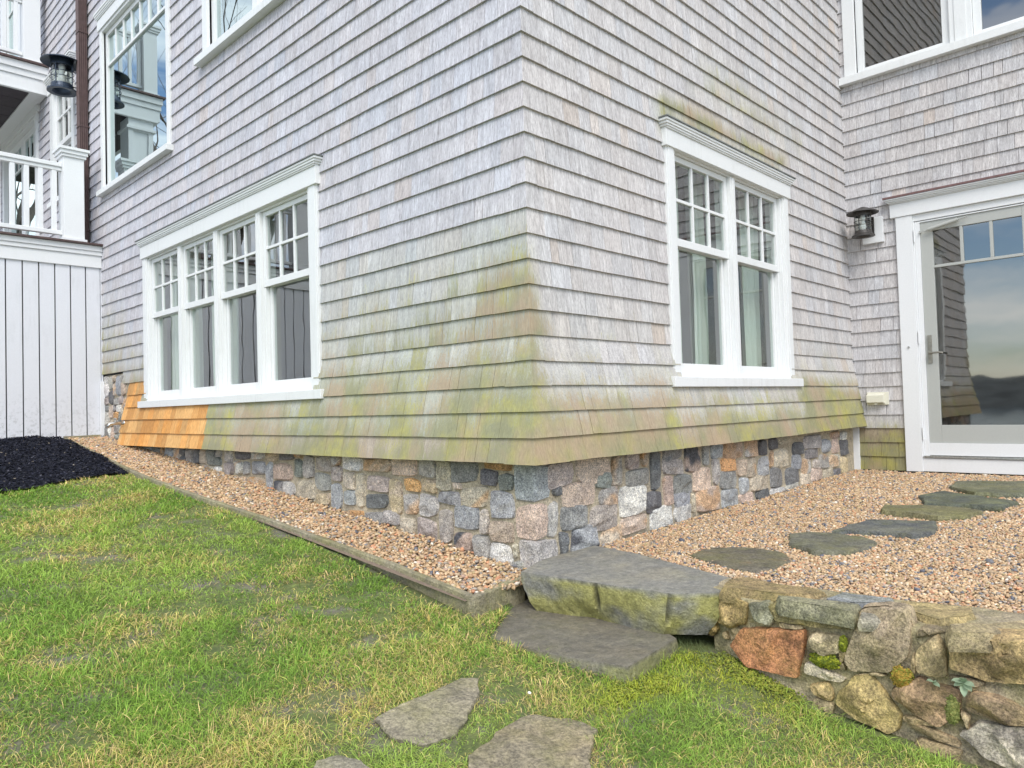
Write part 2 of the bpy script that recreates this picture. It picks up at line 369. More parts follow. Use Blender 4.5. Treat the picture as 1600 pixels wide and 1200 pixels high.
def sheathing(mb, u0, u1, z0, z1, openings, w=-.012, thick=.12):
    us = sorted({u0, u1, *[x for o in openings for x in o[:2] if u0 < x < u1]}); zs = sorted({z0, z1, *[x for o in openings for x in o[2:] if z0 < x < z1]})
    for a, b in zip(us, us[1:]):
        for c, d in zip(zs, zs[1:]):
            um, zm = (a+b)/2, (c+d)/2
            if any(o[0] < um < o[1] and o[2] < zm < o[3] for o in openings): continue
            mb.box(a, b, w-thick, w, c, d)
OL = [(1.98, 5.07, 1.73, 3.20), (4.47, 6.27, 4.12, 5.95), (1.30, 3.57, 4.66, 6.4), (7.42, 8.20, 4.42, 5.84), (8.98, 10.9, 3.5, 5.78), (9.2, 10.9, 6.42, 8.3)]
OR = [(1.36, 3.03, 1.74, 3.24)]
OB = [(-1.55, -.55, .93, 3.18), (-1.93, -.12, 4.60, 6.4)]
def cutL(k, z, segs):
    out = []
    for (p, q, s, t) in segs:
        lim = 14.0 if z > 2.03 else (5.77 if z > 1.79 else 5.66)
        if z > 1.9 and z < 2.03: lim = 5.80
        # new cedar patch: the three lowest courses, and beside the window
        if z < 1.68: q2 = 3.615; lim2 = q2
        elif z < 1.93: lim2 = 5.20
        else: lim2 = lim
        q2 = min(q, lim, lim2) if z < 1.93 else min(q, lim)
        if q2 > p: out.append((p, q2, s, t))
    return out
def cutC(k, z, segs):
    out = []
    for (p, q, s, t) in segs:
        if z < 1.68: a, b = 3.615, 5.655
        elif z < 1.90: a, b = 5.0, 5.60
        else: continue
        a = max(a, p); b = min(b, q)
        if b > a+.02: out.append((a, b, s, t))
    return out
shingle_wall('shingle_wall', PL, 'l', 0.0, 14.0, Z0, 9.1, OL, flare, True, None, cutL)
tag(shingle_wall('cedar_patch', PL, 'l', 3.0, 5.7, Z0, 1.95, OL, flare, False,
    lambda r, u, z: (lambda v, k: (.70*v, (.33+.10*k)*v, (.075+.09*k)*v))(r.uniform(.76, 1.16), r.random()), cutC), label='patch of new orange cedar shingles at the foot of the long wall')
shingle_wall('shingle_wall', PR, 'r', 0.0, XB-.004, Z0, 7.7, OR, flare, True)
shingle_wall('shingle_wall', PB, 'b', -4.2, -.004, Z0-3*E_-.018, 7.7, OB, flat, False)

sh = MB(PL); sheathing(sh, -.0+.014, 14.0, .3, 9.1, OL); sh.build('sheathing', M_DARK, house)
sh = MB(PR); sheathing(sh, .135, XB+.1, .3, 9.1, OR); sh.build('sheathing', M_DARK, house)
sh = MB(PB); sheathing(sh, -4.2, -.0+.01, .3, 7.7, OB); sh.build('sheathing', M_DARK, house)
# closing boards under the flared courses
sk = MB(); f0 = float(flare(np.array(Z0)))+.004
sk.box(-f0, .0, 0, 5.65, Z0+.006, Z0+.02); sk.box(0, XB-.02, -f0, 0, Z0+.006, Z0+.02); sk.box(-f0, 0, -f0, 0, Z0+.006, Z0+.02)
sk.build('skirt_soffit', m_plain('weathered_board', (.16, .13, .10), .9), house)
# cheek that closes the end of the flare
ck = MB(); v = [(-.004, Z0+.02), (-f0+.002, Z0+.02), (-.002, 1.93)]; ck.prism([(p[0], p[1]) for p in v], 5.60, 5.635, 'w') if False else None
i = [ck.V(*p) for p in ((0, 5.62, Z0+.02), (-f0, 5.62, Z0+.02), (-.003, 5.62, 1.92), (0, 5.645, Z0+.02), (-f0, 5.645, Z0+.02), (-.003, 5.645, 1.92))]
ck.F(i[0], i[1], i[2]); ck.F(i[5], i[4], i[3]); ck.F(i[0], i[3], i[4], i[1]); ck.F(i[1], i[4], i[5], i[2]); ck.F(i[2], i[5], i[3], i[0]); ck.build('flare_cheek', m_plain('cedar_board', (.5, .27, .12), .7), house)
# small weathered block beside the patch
# rooms behind the glass
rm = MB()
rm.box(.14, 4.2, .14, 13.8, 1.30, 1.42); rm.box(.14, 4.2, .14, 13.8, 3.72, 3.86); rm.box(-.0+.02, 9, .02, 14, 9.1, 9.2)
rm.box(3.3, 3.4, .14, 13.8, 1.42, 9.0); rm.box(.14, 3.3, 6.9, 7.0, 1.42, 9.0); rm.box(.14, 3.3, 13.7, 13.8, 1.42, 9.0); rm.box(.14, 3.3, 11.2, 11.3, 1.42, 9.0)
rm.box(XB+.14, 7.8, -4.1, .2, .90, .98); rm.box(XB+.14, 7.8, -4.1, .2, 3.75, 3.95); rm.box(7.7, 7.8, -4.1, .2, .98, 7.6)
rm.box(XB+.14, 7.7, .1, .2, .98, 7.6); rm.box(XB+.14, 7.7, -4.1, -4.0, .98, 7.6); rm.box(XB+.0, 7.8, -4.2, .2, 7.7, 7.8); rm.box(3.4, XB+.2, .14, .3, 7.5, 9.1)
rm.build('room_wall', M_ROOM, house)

# ------------------------------------------------------------------ granite base
GC = {'g': (.44, .43, .41), 'p': (.54, .44, .37), 't': (.53, .48, .39), 'd': (.28, .28, .275), 'o': (.62, .37, .18), 'k': (.165, .17, .18), 'v': (.27, .29, .27),
      'y': (.60, .50, .34), 'b': (.36, .38, .40), 'm': (.45, .405, .375), 'w': (.60, .595, .57)}
FS= [[-0.911,1.306,-0.759,1.213,"g"],[-1.179,1.307,-0.928,1.205,"p"],[-0.749,1.307,-0.631,1.138,"t"],[-0.624,1.311,-0.416,1.192,"d"],[-0.363,1.312,-0.16,1.276,"o"],[-0.391,1.267,-0.254,1.179,"k"],[-0.25,1.258,-0.149,1.174,"v"],[-1.184,1.176,-1.076,0.963,"y"],[-1.04,1.187,-0.893,1.118,"o"],[-0.877,1.195,-0.756,1.119,"y"],[-1.051,1.084,-0.924,0.98,"g"],[-0.906,1.101,-0.75,0.982,"g"],[-0.738,1.132,-0.559,1.067,"b"],[-0.538,1.163,-0.336,1.065,"t"],[-0.316,1.157,-0.15,1.023,"b"],[-0.6,1.186,-0.544,1.151,"p"],[-1.255,0.977,-1.112,0.894,"g"],[-1.096,0.953,-0.954,0.868,"t"],[-0.938,0.962,-0.761,0.837,"m"],[-0.735,1.038,-0.633,0.847,"m"],[-0.614,1.063,-0.404,0.942,"b"],[-0.389,1.054,-0.343,0.93,"m"],[-0.331,1.004,-0.159,0.906,"p"],[-0.62,0.913,-0.463,0.825,"p"],[-0.449,0.908,-0.346,0.795,"g"],[-0.336,0.88,-0.165,0.779,"w"],[-0.638,0.797,-0.465,0.762,"t"],[-0.95,0.804,-0.765,0.747,"g"],[-0.756,0.822,-0.646,0.762,"t"],[-0.163,0.815,-0.088,0.755,"g"],[-0.152,0.9,-0.128,0.833,"t"],[-3.451,1.298,-3.301,1.214,"g"],[-3.455,1.199,-3.295,1.088,"m"],[-3.269,1.215,-3.136,1.115,"w"],[-3.287,1.302,-3.0,1.233,"k"],[-3.122,1.222,-3.005,1.116,"d"],[-2.978,1.299,-2.766,1.254,"w"],[-2.98,1.229,-2.762,1.132,"b"],[-3.284,1.098,-3.079,1.023,"w"],[-3.065,1.109,-2.762,1.032,"o"],[-2.755,1.304,-2.574,1.242,"y"],[-2.739,1.228,-2.645,1.021,"b"],[-2.545,1.3,-2.33,1.254,"k"],[-2.311,1.306,-2.213,1.275,"o"],[-2.619,1.227,-2.344,1.116,"p"],[-2.616,1.089,-2.494,1.003,"g"],[-2.478,1.096,-2.326,1.006,"g"],[-2.316,1.263,-2.21,1.131,"v"],[-2.307,1.114,-2.057,0.982,"t"],[-2.183,1.292,-2.058,1.138,"g"],[-2.021,1.297,-1.844,1.193,"m"],[-2.034,1.169,-1.857,1.06,"d"],[-2.039,1.036,-1.853,0.972,"y"],[-1.825,1.302,-1.727,1.234,"g"],[-1.703,1.301,-1.48,1.216,"w"],[-1.828,1.222,-1.709,1.128,"m"],[-1.84,1.109,-1.709,0.951,"b"],[-1.686,1.188,-1.572,1.093,"t"],[-1.691,1.066,-1.576,0.984,"b"],[-1.555,1.194,-1.463,0.978,"t"],[-1.464,1.3,-1.183,1.217,"p"],[-1.435,1.191,-1.193,1.097,"m"],[-1.433,1.074,-1.21,0.99,"k"],[-1.653,0.955,-1.478,0.916,"o"],[-1.464,0.959,-1.219,0.902,"d"],[-0.139,1.308,0.121,1.111,"b"],[-0.145,1.108,0.076,0.936,"p"],[-0.12,0.925,0.165,0.779,"g"],[0.091,1.302,0.305,1.173,"m"],[0.323,1.329,0.632,1.154,"p"],[0.141,1.177,0.205,1.121,"k"],[0.218,1.187,0.485,1.054,"p"],[0.504,1.225,0.631,1.127,"v"],[0.652,1.306,0.745,1.129,"g"],[0.767,1.305,0.911,1.204,"m"],[0.93,1.308,1.008,1.224,"o"],[0.769,1.216,1.008,1.103,"d"],[1.031,1.308,1.133,1.062,"k"],[1.166,1.322,1.403,1.234,"d"],[1.161,1.243,1.397,1.141,"g"],[1.423,1.314,1.622,1.137,"p"],[0.184,1.074,0.415,0.938,"d"],[0.442,1.053,0.686,0.904,"m"],[0.51,1.133,0.694,1.033,"g"],[0.715,1.125,0.96,0.939,"w"],[0.986,1.07,1.146,0.93,"k"],[1.173,1.138,1.265,0.948,"p"],[1.292,1.142,1.5,1.009,"d"],[1.526,1.161,1.739,1.003,"p"],[0.706,0.964,0.985,0.848,"p"],[1.01,0.968,1.257,0.835,"w"],[1.289,1.022,1.479,0.927,"b"],[1.278,0.943,1.478,0.827,"w"],[1.49,1.002,1.53,0.882,"t"],[1.552,1.019,1.875,0.855,"p"],[1.902,0.986,2.119,0.859,"b"],[0.182,0.952,0.245,0.826,"k"],[0.261,0.956,0.503,0.796,"b"],[0.52,0.91,0.726,0.793,"t"],[0.082,1.098,0.167,0.93,"g"],[1.65,1.308,1.735,1.167,"g"],[1.761,1.302,1.919,1.202,"b"],[1.937,1.308,2.225,1.175,"p"],[2.254,1.307,2.458,1.181,"w"],[2.485,1.304,2.614,1.171,"k"],[2.647,1.308,2.808,1.213,"k"],[1.891,1.196,2.103,1.105,"o"],[2.119,1.176,2.255,1.049,"p"],[1.77,1.202,1.864,1.019,"g"],[1.878,1.112,2.11,0.978,"d"],[2.281,1.176,2.425,1.025,"t"],[2.452,1.159,2.625,1.016,"b"],[2.829,1.299,3.046,1.236,"t"],[2.735,1.208,3.005,1.049,"t"],[2.654,1.204,2.71,1.073,"g"],[2.152,1.047,2.29,0.929,"b"],[2.318,1.032,2.616,0.918,"t"],[2.646,1.065,2.866,0.902,"d"],[2.143,0.937,2.36,0.848,"p"],[2.405,0.927,2.619,0.855,"k"],[2.923,1.037,3.191,0.902,"k"],[2.925,0.92,3.171,0.848,"g"],[2.645,0.919,2.896,0.843,"w"],[3.07,1.245,3.287,1.138,"k"],[3.06,1.146,3.226,1.021,"b"],[3.31,1.275,3.656,1.167,"g"],[3.31,1.18,3.593,1.077,"d"],[3.243,1.094,3.442,0.963,"w"],[3.222,0.977,3.397,0.868,"t"],[3.469,1.078,3.574,0.993,"m"],[3.43,0.994,3.668,0.882,"p"],[3.68,1.241,3.867,1.105,"b"],[3.608,1.112,3.808,0.978,"g"],[3.898,1.287,4.109,1.225,"p"],[3.903,1.228,4.07,1.092,"p"],[4.127,1.283,4.287,1.21,"w"],[4.107,1.208,4.299,1.054,"k"],[3.838,1.097,4.062,0.97,"w"],[3.689,0.979,3.914,0.876,"t"],[3.941,0.967,4.07,0.888,"k"],[4.107,1.057,4.28,0.891,"y"]]
def packing(s0, s1, z0f, z1, seed, cell=.072):
    r = random.Random(seed); n = int((s1-s0)/cell); mrows = int((z1-z0f((s0+s1)/2)+.3)/cell)+1; occ = {}; out = []
    for j in range(mrows):
        for i in range(n):
            if (i, j) in occ: continue
            w, h = r.choice([(1, 1), (2, 1), (1, 2), (2, 2), (2, 2), (2, 1), (1, 2), (2, 3), (3, 2)])
            while w > 1 and (i+w > n or any((i+a, j) in occ for a in range(w))): w -= 1
            for a in range(w):
                for b in range(h): occ[(i+a, j+b)] = 1
            t = z1-j*cell; b_ = t-h*cell; a0 = s0+i*cell; a1 = a0+w*cell
            if t < z0f((a0+a1)/2)-.02: continue
            g = .006; out.append([a0+g, t-g, a1-g, b_+g, r.choice('gggpptdokvybbmmwt')])
    return out
FSX = FS + packing(-5.66, -3.47, lambda s: STRIP(0, -s), 1.31, 4) + packing(-6.43, -5.66, lambda s: STRIP(0, -s), 2.05, 6, .078)
def wallpos(s, z, off):
    """unrolled foundation coordinate -> world, bending round the outside corner; off pushes outward"""
    R = .012
    a = np.clip((R-s)/(2*R), 0, 1); b = np.clip((s+R)/(2*R), 0, 1)
    x = np.maximum(s, 0)-off*np.minimum(1, a*2); y = np.maximum(-s, 0)-off*np.minimum(1, b*2)
    return np.stack([x, y, z], -1)
def stone_patch(s0, zt, s1, zb, seed, pos, out=.016, rough=.011, n=11, jit=.010, back=.02, sq=.35):
    r = np.random.default_rng(seed)
    c = np.array([[s0, zb], [s1, zb], [s1, zt], [s0, zt]]) + r.uniform(-jit, jit, (4, 2))*np.minimum(1, min(s1-s0, zt-zb)/.07)
    t = np.linspace(-1, 1, n)*1.0; gu, gv = np.meshgrid(t, t, indexing='ij')
    # round the corners a little
    k = 1-sq*.22*(np.abs(gu)**3)*(np.abs(gv)**3)
    for (su, sv) in ((1, 1), (1, -1), (-1, 1), (-1, -1)):
        cut = r.uniform(.0, .07)+(r.random() < .22)*r.uniform(.06, .20); k = k*np.where((gu*su > 0) & (gv*sv > 0), 1-cut*np.clip(np.abs(gu)+np.abs(gv)-1.0, 0, 1), 1)
    pu, pv = gu*k, gv*k
    wob = .13*(fbm(pu*1.6+seed*3.1, pv*1.6, 0, 31, 3)-.5); pu = pu+wob; pv = pv+.13*(fbm(pu*1.6, pv*1.6+seed*1.7, 5, 32, 3)-.5)
    a = (1-pu)/2; b = (1-pv)/2
    P2 = (a*b)[..., None]*c[0]+((1-a)*b)[..., None]*c[1]+((1-a)*(1-b))[..., None]*c[2]+(a*(1-b))[..., None]*c[3]
    e = np.maximum(np.abs(gu), np.abs(gv)); dome = 1-np.clip(e, 0, 1)**9
    s, z = P2[..., 0], P2[..., 1]
    h = out*r.uniform(.6, 1.25)*dome + rough*(np.floor(fbm(s*17+seed, z*17, 0, 41, 3)*7)/7-.5)*1.5*dome**.5 + rough*(fbm(s*45+seed, z*45, 0, 43, 3)-.5)*dome**.5 + .005*r.normal()*gu*dome + .005*r.normal()*gv*dome - back*(e > .99)*.6
    cu, cv = s.mean(), z.mean(); wd_ = max(s1-s0, zt-zb)
    for _ in range(4): a1, a2 = r.normal(0, .28, 2); h = np.minimum(h, out*(1.0+r.uniform(-.1, .5))+a1*(s-cu)+a2*(z-cv)) if wd_ > .05 else h
    h = np.where(e > .99, -back*.5, np.maximum(h, .002+.004*r.random()+.003*fbm(s*40+seed, z*40, 0, 44, 2)))
    V = pos(s, z, h).reshape(-1, 3)
    ids = np.arange(n*n).reshape(n, n); F = np.stack([ids[:-1, :-1], ids[1:, :-1], ids[1:, 1:], ids[:-1, 1:]], -1).reshape(-1, 4)
    return V, F
SV = []; SF = []; SC = []; nb = 0
for q, (s0, za, s1, zb, c) in enumerate(FSX):
    gr_ = .006 if s0 < -.2 else .0015
    V, F = stone_patch(min(s0, s1)-gr_, max(za, zb)+gr_, max(s0, s1)+gr_, min(za, zb)-gr_, 100+q, wallpos, out=.020, rough=.010, n=19 if s0 > -2.2 and s0 < 2.5 else 11, jit=.013)
    rr = np.random.default_rng(500+q); v = rr.uniform(.82, 1.18); col = np.array(GC[c])*v*(1+rr.uniform(-.025, .025, 3))
    band = fbm(V[:, 0]*14+q+V[:, 1]*14, V[:, 2]*20+q, 0, 51, 3)
    cc = col[None]*(1+.45*(band[:, None]-.5))
    if c == 'o' and q % 2 or c == 'y': k = np.clip((band-.45)*5, 0, 1)[:, None]; cc = cc*(1-k)+np.array([.50, .42, .33])*k
    if c in 'pgtmw' and rr.random() < .26: k = np.clip((fbm(V[:, 0]*8+q, V[:, 2]*11+V[:, 1]*8, 3, 53, 3)-.50)*6, 0, 1)[:, None]*.75; cc = cc*(1-k)+np.array([.56, .36, .20])*k
    if c in 'pgb' and rr.random() < .22: k = np.clip((fbm(V[:, 0]*9+q, V[:, 2]*9+V[:, 1]*9, 0, 52, 2)-.56)*8, 0, 1)[:, None]; cc = cc*(1-k)+np.array([.10, .105, .12])*k
    SV.append(V); SF.append(F+nb); SC.append(cc); nb += len(V)
foundation = np_mesh('stone_foundation', np.vstack(SV), np.vstack(SF), M_GRANITE, house, np.vstack(SC)*1.12, True, 38)
# mortar skin, slightly uneven, wrapped round the corner
s = np.linspace(-6.43, XB-.03, 560); z = np.linspace(.35, 2.06, 90); S, Z = np.meshgrid(s, z, indexing='ij')
off = -.008+.010*(fbm(S*16, Z*16, 0, 61, 4)-.5); V = wallpos(S, Z, off).reshape(-1, 3); ids = np.arange(S.size).reshape(S.shape)
F = np.stack([ids[:-1, :-1], ids[1:, :-1], ids[1:, 1:], ids[:-1, 1:]], -1); zc = (Z[:-1, :-1]); sc_ = S[:-1, :-1]
F = F[(zc < 1.31) | (sc_ < -5.6)].reshape(-1, 4)
mo = np_mesh('foundation_mortar', V, F, M_MORTAR, house, None, True)
# inner corner board standing against the last stones
cb = MB(PB); cb.box(-.045, .04, 0, .030, .90, 1.31); cb.build('corner_board', M_WHITE2, house, bevel=.002)
cb = MB(PL); cb.box(6.385, 6.42, .0, .045, 1.36, 2.0); cb.build('corner_board', M_WHITE2, house, bevel=.002)

# ------------------------------------------------------------------ windows
def crown(mb, u0, u1, zf0, zf1, zc, w=.035, proj=.075, ret=.045):
    """frieze board plus stepped crown moulding"""
    mb.box(u0+ret-.012, u1-ret+.012, -.01, w+.012, zf0, zf1)
    h = zc-zf1
    for k, (a, b) in enumerate(((0, .18), (.18, .42), (.42, .72), (.72, 1.0))):
        p = w+.014+(proj-w-.014)*(k+1)/4; e = ret*(1-(k+1)/4)
        mb.box(u0+e, u1-e, -.01, p, zf1+h*a, zf1+h*b)
def sash(mb, a, b, z0, z1, wf, wb, st=.045, top=.045, bot=.05, munt=(0, 0), mw=.02, mz=None):
    mb.box(a, a+st, wb, wf, z0, z1); mb.box(b-st, b, wb, wf, z0, z1)
    mb.box(a+st, b-st, wb, wf-.001, z0, z0+bot); mb.box(a+st, b-st, wb, wf-.001, z1-top, z1)
    ga, gb, gc, gd = a+st, b-st, z0+bot, z1-top
    nv, nh = munt
    for k in range(nv): u = ga+(gb-ga)*(k+1)/(nv+1); mb.box(u-mw/2, u+mw/2, wb+.006, wf-.005, (mz or gc), gd)
    for k in range(nh): z = gc+(gd-gc)*(k+1)/(nh+1); mb.box(ga, gb, wb+.007, wf-.004, z-mw/2, z+mw/2)
    return ga, gb, gc, gd
def pane(P, g, w, parent, m=None):
    ga, gb, gc, gd = g; mb = MB(P); i = [mb.V(ga-.004, w, gc-.004), mb.V(gb+.004, w, gc-.004), mb.V(gb+.004, w, gd+.004), mb.V(ga-.004, w, gd+.004)]; mb.F(*i)
    return mb.build('pane', m or M_GLASS, parent)
def sill(mb, u0, u1, z0, z1, p=.075):
    mb.box(u0, u1, -.06, p, z0, z1)
def hung_window(P, u0, u1, inner, zsill, zhead, zfr, zcr, label, cu0, cu1, su0, su1, zm, ucw=.03):
    W = MB(P); 
    W.box(u0, inner[0], -.02, ucw, zsill[1]+.001, zhead); W.box(inner[-1], u1, -.02, ucw, zsill[1]+.001, zhead)
    W.box(u0+.012, inner[0]-.02, ucw, ucw+.006, zsill[1]+.02, zhead-.002); W.box(inner[-1]+.02, u1-.012, ucw, ucw+.006, zsill[1]+.02, zhead-.002)
    n = len(inner)-1; mw = .036
    W.box(inner[0], inner[-1], -.11, .010, zhead-.022, zhead+.01)
    W.box(inner[0]+.001, inner[0]+.022, -.11, .016, zsill[1]+.002, zhead-.023); W.box(inner[-1]-.022, inner[-1]-.001, -.11, .016, zsill[1]+.002, zhead-.023)
    for k in range(1, n):
        W.box(inner[k]-mw, inner[k]+mw, -.11, .018, zsill[1]+.002, zhead-.023)
        W.box(inner[k]-.012, inner[k]+.012, .018, .023, zsill[1]+.003, zhead-.024)
    W.box(inner[0], inner[-1], -.11, .03, zsill[1]-.02, zsill[1]+.018)
    w = W.build('window', M_WHITE, house, bevel=.0025, label=label)
    c = MB(P); crown(c, cu0, cu1, zfr[0], zfr[1], zcr); c.build('head_crown', M_WHITE, w, bevel=.003)
    c = MB(P); c.box(cu0-.006, cu1+.006, -.005, .082, zcr+.001, zcr+.009); c.build('crown_flashing', M_LEAD, w)
    c = MB(P); sill(c, su0, su1, zsill[0], zsill[1]); c.build('sill', M_WHITE, w, bevel=.003)
    for k in range(n):
        a = inner[k]+(.024 if k == 0 else mw+.002); b = inner[k+1]-(.024 if k == n-1 else mw+.002)
        m = MB(P); g = sash(m, a, b, zm-.028, zhead-.024, -.008, -.040, .042, .036, .05, (2, 1)); m.build('upper_sash', M_WHITE, w, bevel=.002)
        pane(P, g, -.026, w)
        m = MB(P); m.box(a, a+.02, -.045, -.012, zsill[1]+.02, zm-.03); m.box(b-.02, b, -.045, -.012, zsill[1]+.02, zm-.03)
        g = sash(m, a+.004, b-.004, zsill[1]+.02, zm+.012, -.046, -.080, .05, .04, .075); m.build('lower_sash', M_WHITE, w, bevel=.002)
        pane(P, g, -.062, w)
    return w
hung_window(PL, 1.905, 5.135, [2.02, 2.775, 3.52, 4.268, 5.02], (1.685, 1.748), 3.155, (3.15, 3.272), 3.328, 'bank of four white sash windows in the long wall', 1.85, 5.185, 1.83, 5.19, 2.585)
hung_window(PR, 1.285, 3.105, [1.385, 2.185, 3.005], (1.688, 1.750), 3.215, (3.205, 3.312), 3.368, 'pair of white sash windows in the short wall', 1.235, 3.16, 1.225, 3.165, 2.63)
def big_window(P, u0, u1, units, zsill, zhead, label, su, cr=None, transom=None, munt=0, m=None):
    W = MB(P); W.box(u0, units[0][0], -.02, .032, zsill[1], zhead); W.box(units[-1][1], u1, -.02, .032, zsill[1], zhead)
    W.box(units[0][0], units[-1][1], -.02, .031, zhead-.06, zhead+.06)
    for k in range(len(units)-1): W.box(units[k][1], units[k+1][0], -.10, .022, zsill[1], zhead); W.box(units[k][1]+.04, units[k+1][0]-.04, .022, .03, zsill[1], zhead)
    W.box(units[0][0]-.02, units[0][0], -.1, .01, zsill[1], zhead-.06); W.box(units[-1][1], units[-1][1]+.02, -.1, .01, zsill[1], zhead-.06)
    w = W.build('window', M_WHITE, house, bevel=.003, label=label)
    c = MB(P); sill(c, su[0], su[1], zsill[0], zsill[1]); c.build('sill', M_WHITE, w, bevel=.003)
    if cr: c = MB(P); crown(c, *cr); c.build('head_crown', M_WHITE, w, bevel=.003)
    for (a, b) in units:
        s_ = MB(P); g = sash(s_, a+.002, b-.002, zsill[1]+.004, zhead-.062, -.008, -.05, .06, .05, .055)
        if transom:
            s_.box(g[0], g[1], -.046, -.012, transom-.014, transom+.014)
            for k in range(munt): u = g[0]+(g[1]-g[0])*(k+1)/(munt+1); s_.box(u-.011, u+.011, -.044, -.014, transom+.014, g[3])
        s_.build('window_sash', M_WHITE, w, bevel=.002); pane(P, g, -.03, w, m)
    return w
big_window(PL, 4.40, 6.34, [(4.47, 6.26)], (4.045, 4.10), 5.93, 'tall white picture window with a row of small panes on top', (4.37, 6.37), (4.36, 6.40, 5.90, 6.02, 6.10), 5.49, 6, M_GLASS3)
big_window(PL, 1.22, 3.67, [(1.32, 2.08), (2.24, 2.64), (2.78, 3.57)], (4.60, 4.66), 6.4, 'white upper window cut off by the top of the photo', (1.15, 3.75), None, None, 0, M_GLASS3)
big_window(PB, -1.97, -.055, [(-1.90, -1.10), (-.93, -.16)], (4.53, 4.60), 6.4, 'wide white upper window above the glass door', (-2.0, -.015), None, None, 0, M_GLASS2)
# window and terrace door on the decks
w = MB(PL); w.box(7.32, 7.42, -.02, .032, 4.40, 5.84); w.box(8.20, 8.34, -.02, .032, 4.40, 5.84); w.box(7.42, 8.20, -.02, .030, 5.832, 5.86)
w = w.build('window', M_WHITE, house, bevel=.003, label='narrow white sash window beside the upper lantern')
c = MB(PL); sill(c, 7.28, 8.40, 4.34, 4.40, .06); c.build('sill', M_WHITE, w, bevel=.003)
c = MB(PL); crown(c, 7.27, 8.42, 5.82, 5.95, 6.03, proj=.085); c.build('head_crown', M_WHITE, w, bevel=.003)
m = MB(PL); g = sash(m, 7.42, 8.2, 5.08, 5.83, -.008, -.045, .06, .05, .06, (2, 1), .026); m.build('upper_sash', M_WHITE, w); pane(PL, g, -.03, w)
m = MB(PL); g = sash(m, 7.425, 8.195, 4.401, 5.10, -.046, -.08, .06, .05, .07); m.build('lower_sash', M_WHITE, w); pane(PL, g, -.06, w)
def terrace_door(u0, u1, z0, z1, label, head):
    d = MB(PL); d.box(u0, u0+.10, -.02, .04, z0, z1); d.box(u1-.10, u1, -.02, .04, z0, z1); d.box(u0+.1, u1-.1, -.06, .035, z1-.06, z1)
    d = d.build('door', M_WHITE, house, bevel=.003, label=label)
    c = MB(PL); crown(c, u0-.1, u1+.1, z1-.003, z1+.17, z1+.30, proj=.14); c.build('head_crown', M_WHITE, d, bevel=.003)
    n = 2; wdt = (u1-u0-.2)/n
    for k in range(n):
        a = u0+.1+k*wdt; m = MB(PL); g = sash(m, a+.003, a+wdt-.003, z0+.02, z1-.062, -.02, -.06, .10, .10, .2, (0, 0))
        zt = g[3]-.32; m.box(g[0], g[1], -.055, -.025, zt-.012, zt+.012)
        for q in (1, 2): u = g[0]+(g[1]-g[0])*q/3; m.box(u-.012, u+.012, -.054, -.026, zt+.012, g[3])
        m.build('door_leaf', M_WHITE, d, bevel=.002); pane(PL, g, -.04, d, M_GLASS3)
terrace_door(8.95, 10.95, 3.56, 5.80, 'white glazed terrace door on the lower deck', 0)
terrace_door(9.15, 11.0, 6.40, 8.35, 'white glazed terrace door on the upper deck', 0)

# ------------------------------------------------------------------ glass door in the back wall
D = MB(PB)
D.box(-.575, -.440, -.02, .036, .915, 3.195); D.box(-1.66, -1.525, -.02, .036, .915, 3.195)      # casings
D.box(-1.525, -.575, -.02, .020, 3.135, 3.196)
D.box(-.588, -.5755, .0, .026, .96, 3.13); D.box(-1.5245, -1.512, .0, .026, .96, 3.13)
D.box(-1.525, -.575, -.02, .028, .918, 1.035)                                                     # kick board under the sill
door = D.build('door', M_WHITE2, house, bevel=.003, label='grey glazed entrance door in white surround')
c = MB(PB); crown(c, -1.76, -.365, 3.196, 3.318, 3.362, w=.034, proj=.095); c.build('head_crown', M_WHITE2, door, bevel=.003)
c = MB(PB); c.box(-1.767, -.358, -.005, .102, 3.363, 3.380); c.build('crown_flashing', m_plain('red_brown_flashing', (.17, .095, .09), .5), door)
c = MB(PB); c.box(-.628, -.589, -.06, .016, 1.045, 3.128); c.box(-1.511, -1.472, -.06, .016, 1.045, 3.128); c.box(-1.472, -.628, -.06, .014, 1.06, 1.168); c.box(-1.472, -.628, -.06, .014, 3.118, 3.129)
c.build('storm_frame', M_WHITE2, door, bevel=.002)
c = MB(PB); c.box(-1.52, -.58, -.01, .040, 1.040, 1.048); c.box(-1.52, -.58, -.01, .026, 1.049, 1.056); c.build('threshold', M_STEEL, door)
c = MB(PB); g = sash(c, -1.471, -.629, 1.169, 3.117, .004, -.035, .095, .085, .155, (0, 0)); zt = 2.715
c.box(g[0], g[1], -.030, .001, zt-.012, zt+.012)
for q in (1, 2): u = g[0]+(g[1]-g[0])*q/3; c.box(u-.012, u+.012, -.029, .0005, zt+.012, g[3])
c.build('door_leaf', M_GREYDOOR, door, bevel=.003); pane(PB, g, -.016, door, M_GLASS2)
c = MB(PB); c.box(-.682, -.650, .004, .016, 1.87, 2.115); c.tube([(-.666, .014, 1.955), (-.666, .055, 1.955), (-.70, .060, 1.956), (-.745, .060, 1.958), (-.775, .056, 1.950)], .0085, 10); c.tube([(-.666, .012, 2.06), (-.666, .022, 2.06)], .010, 12)
c.build('handle', M_NICKEL, door, bevel=.001)
c = MB(PB); c.tube([(-.665, .03, 3.03), (-.72, .035, 3.045)], .007, 8); c.tube([(-.70, .035, 3.04), (-.93, .035, 3.085)], .016, 12); c.tube([(-.93, .035, 3.085), (-1.0, .035, 3.098)], .006, 8); c.box(-.64, -.628, .01, .04, 3.02, 3.04)
c.build('door_closer', M_GREYDOOR, door)
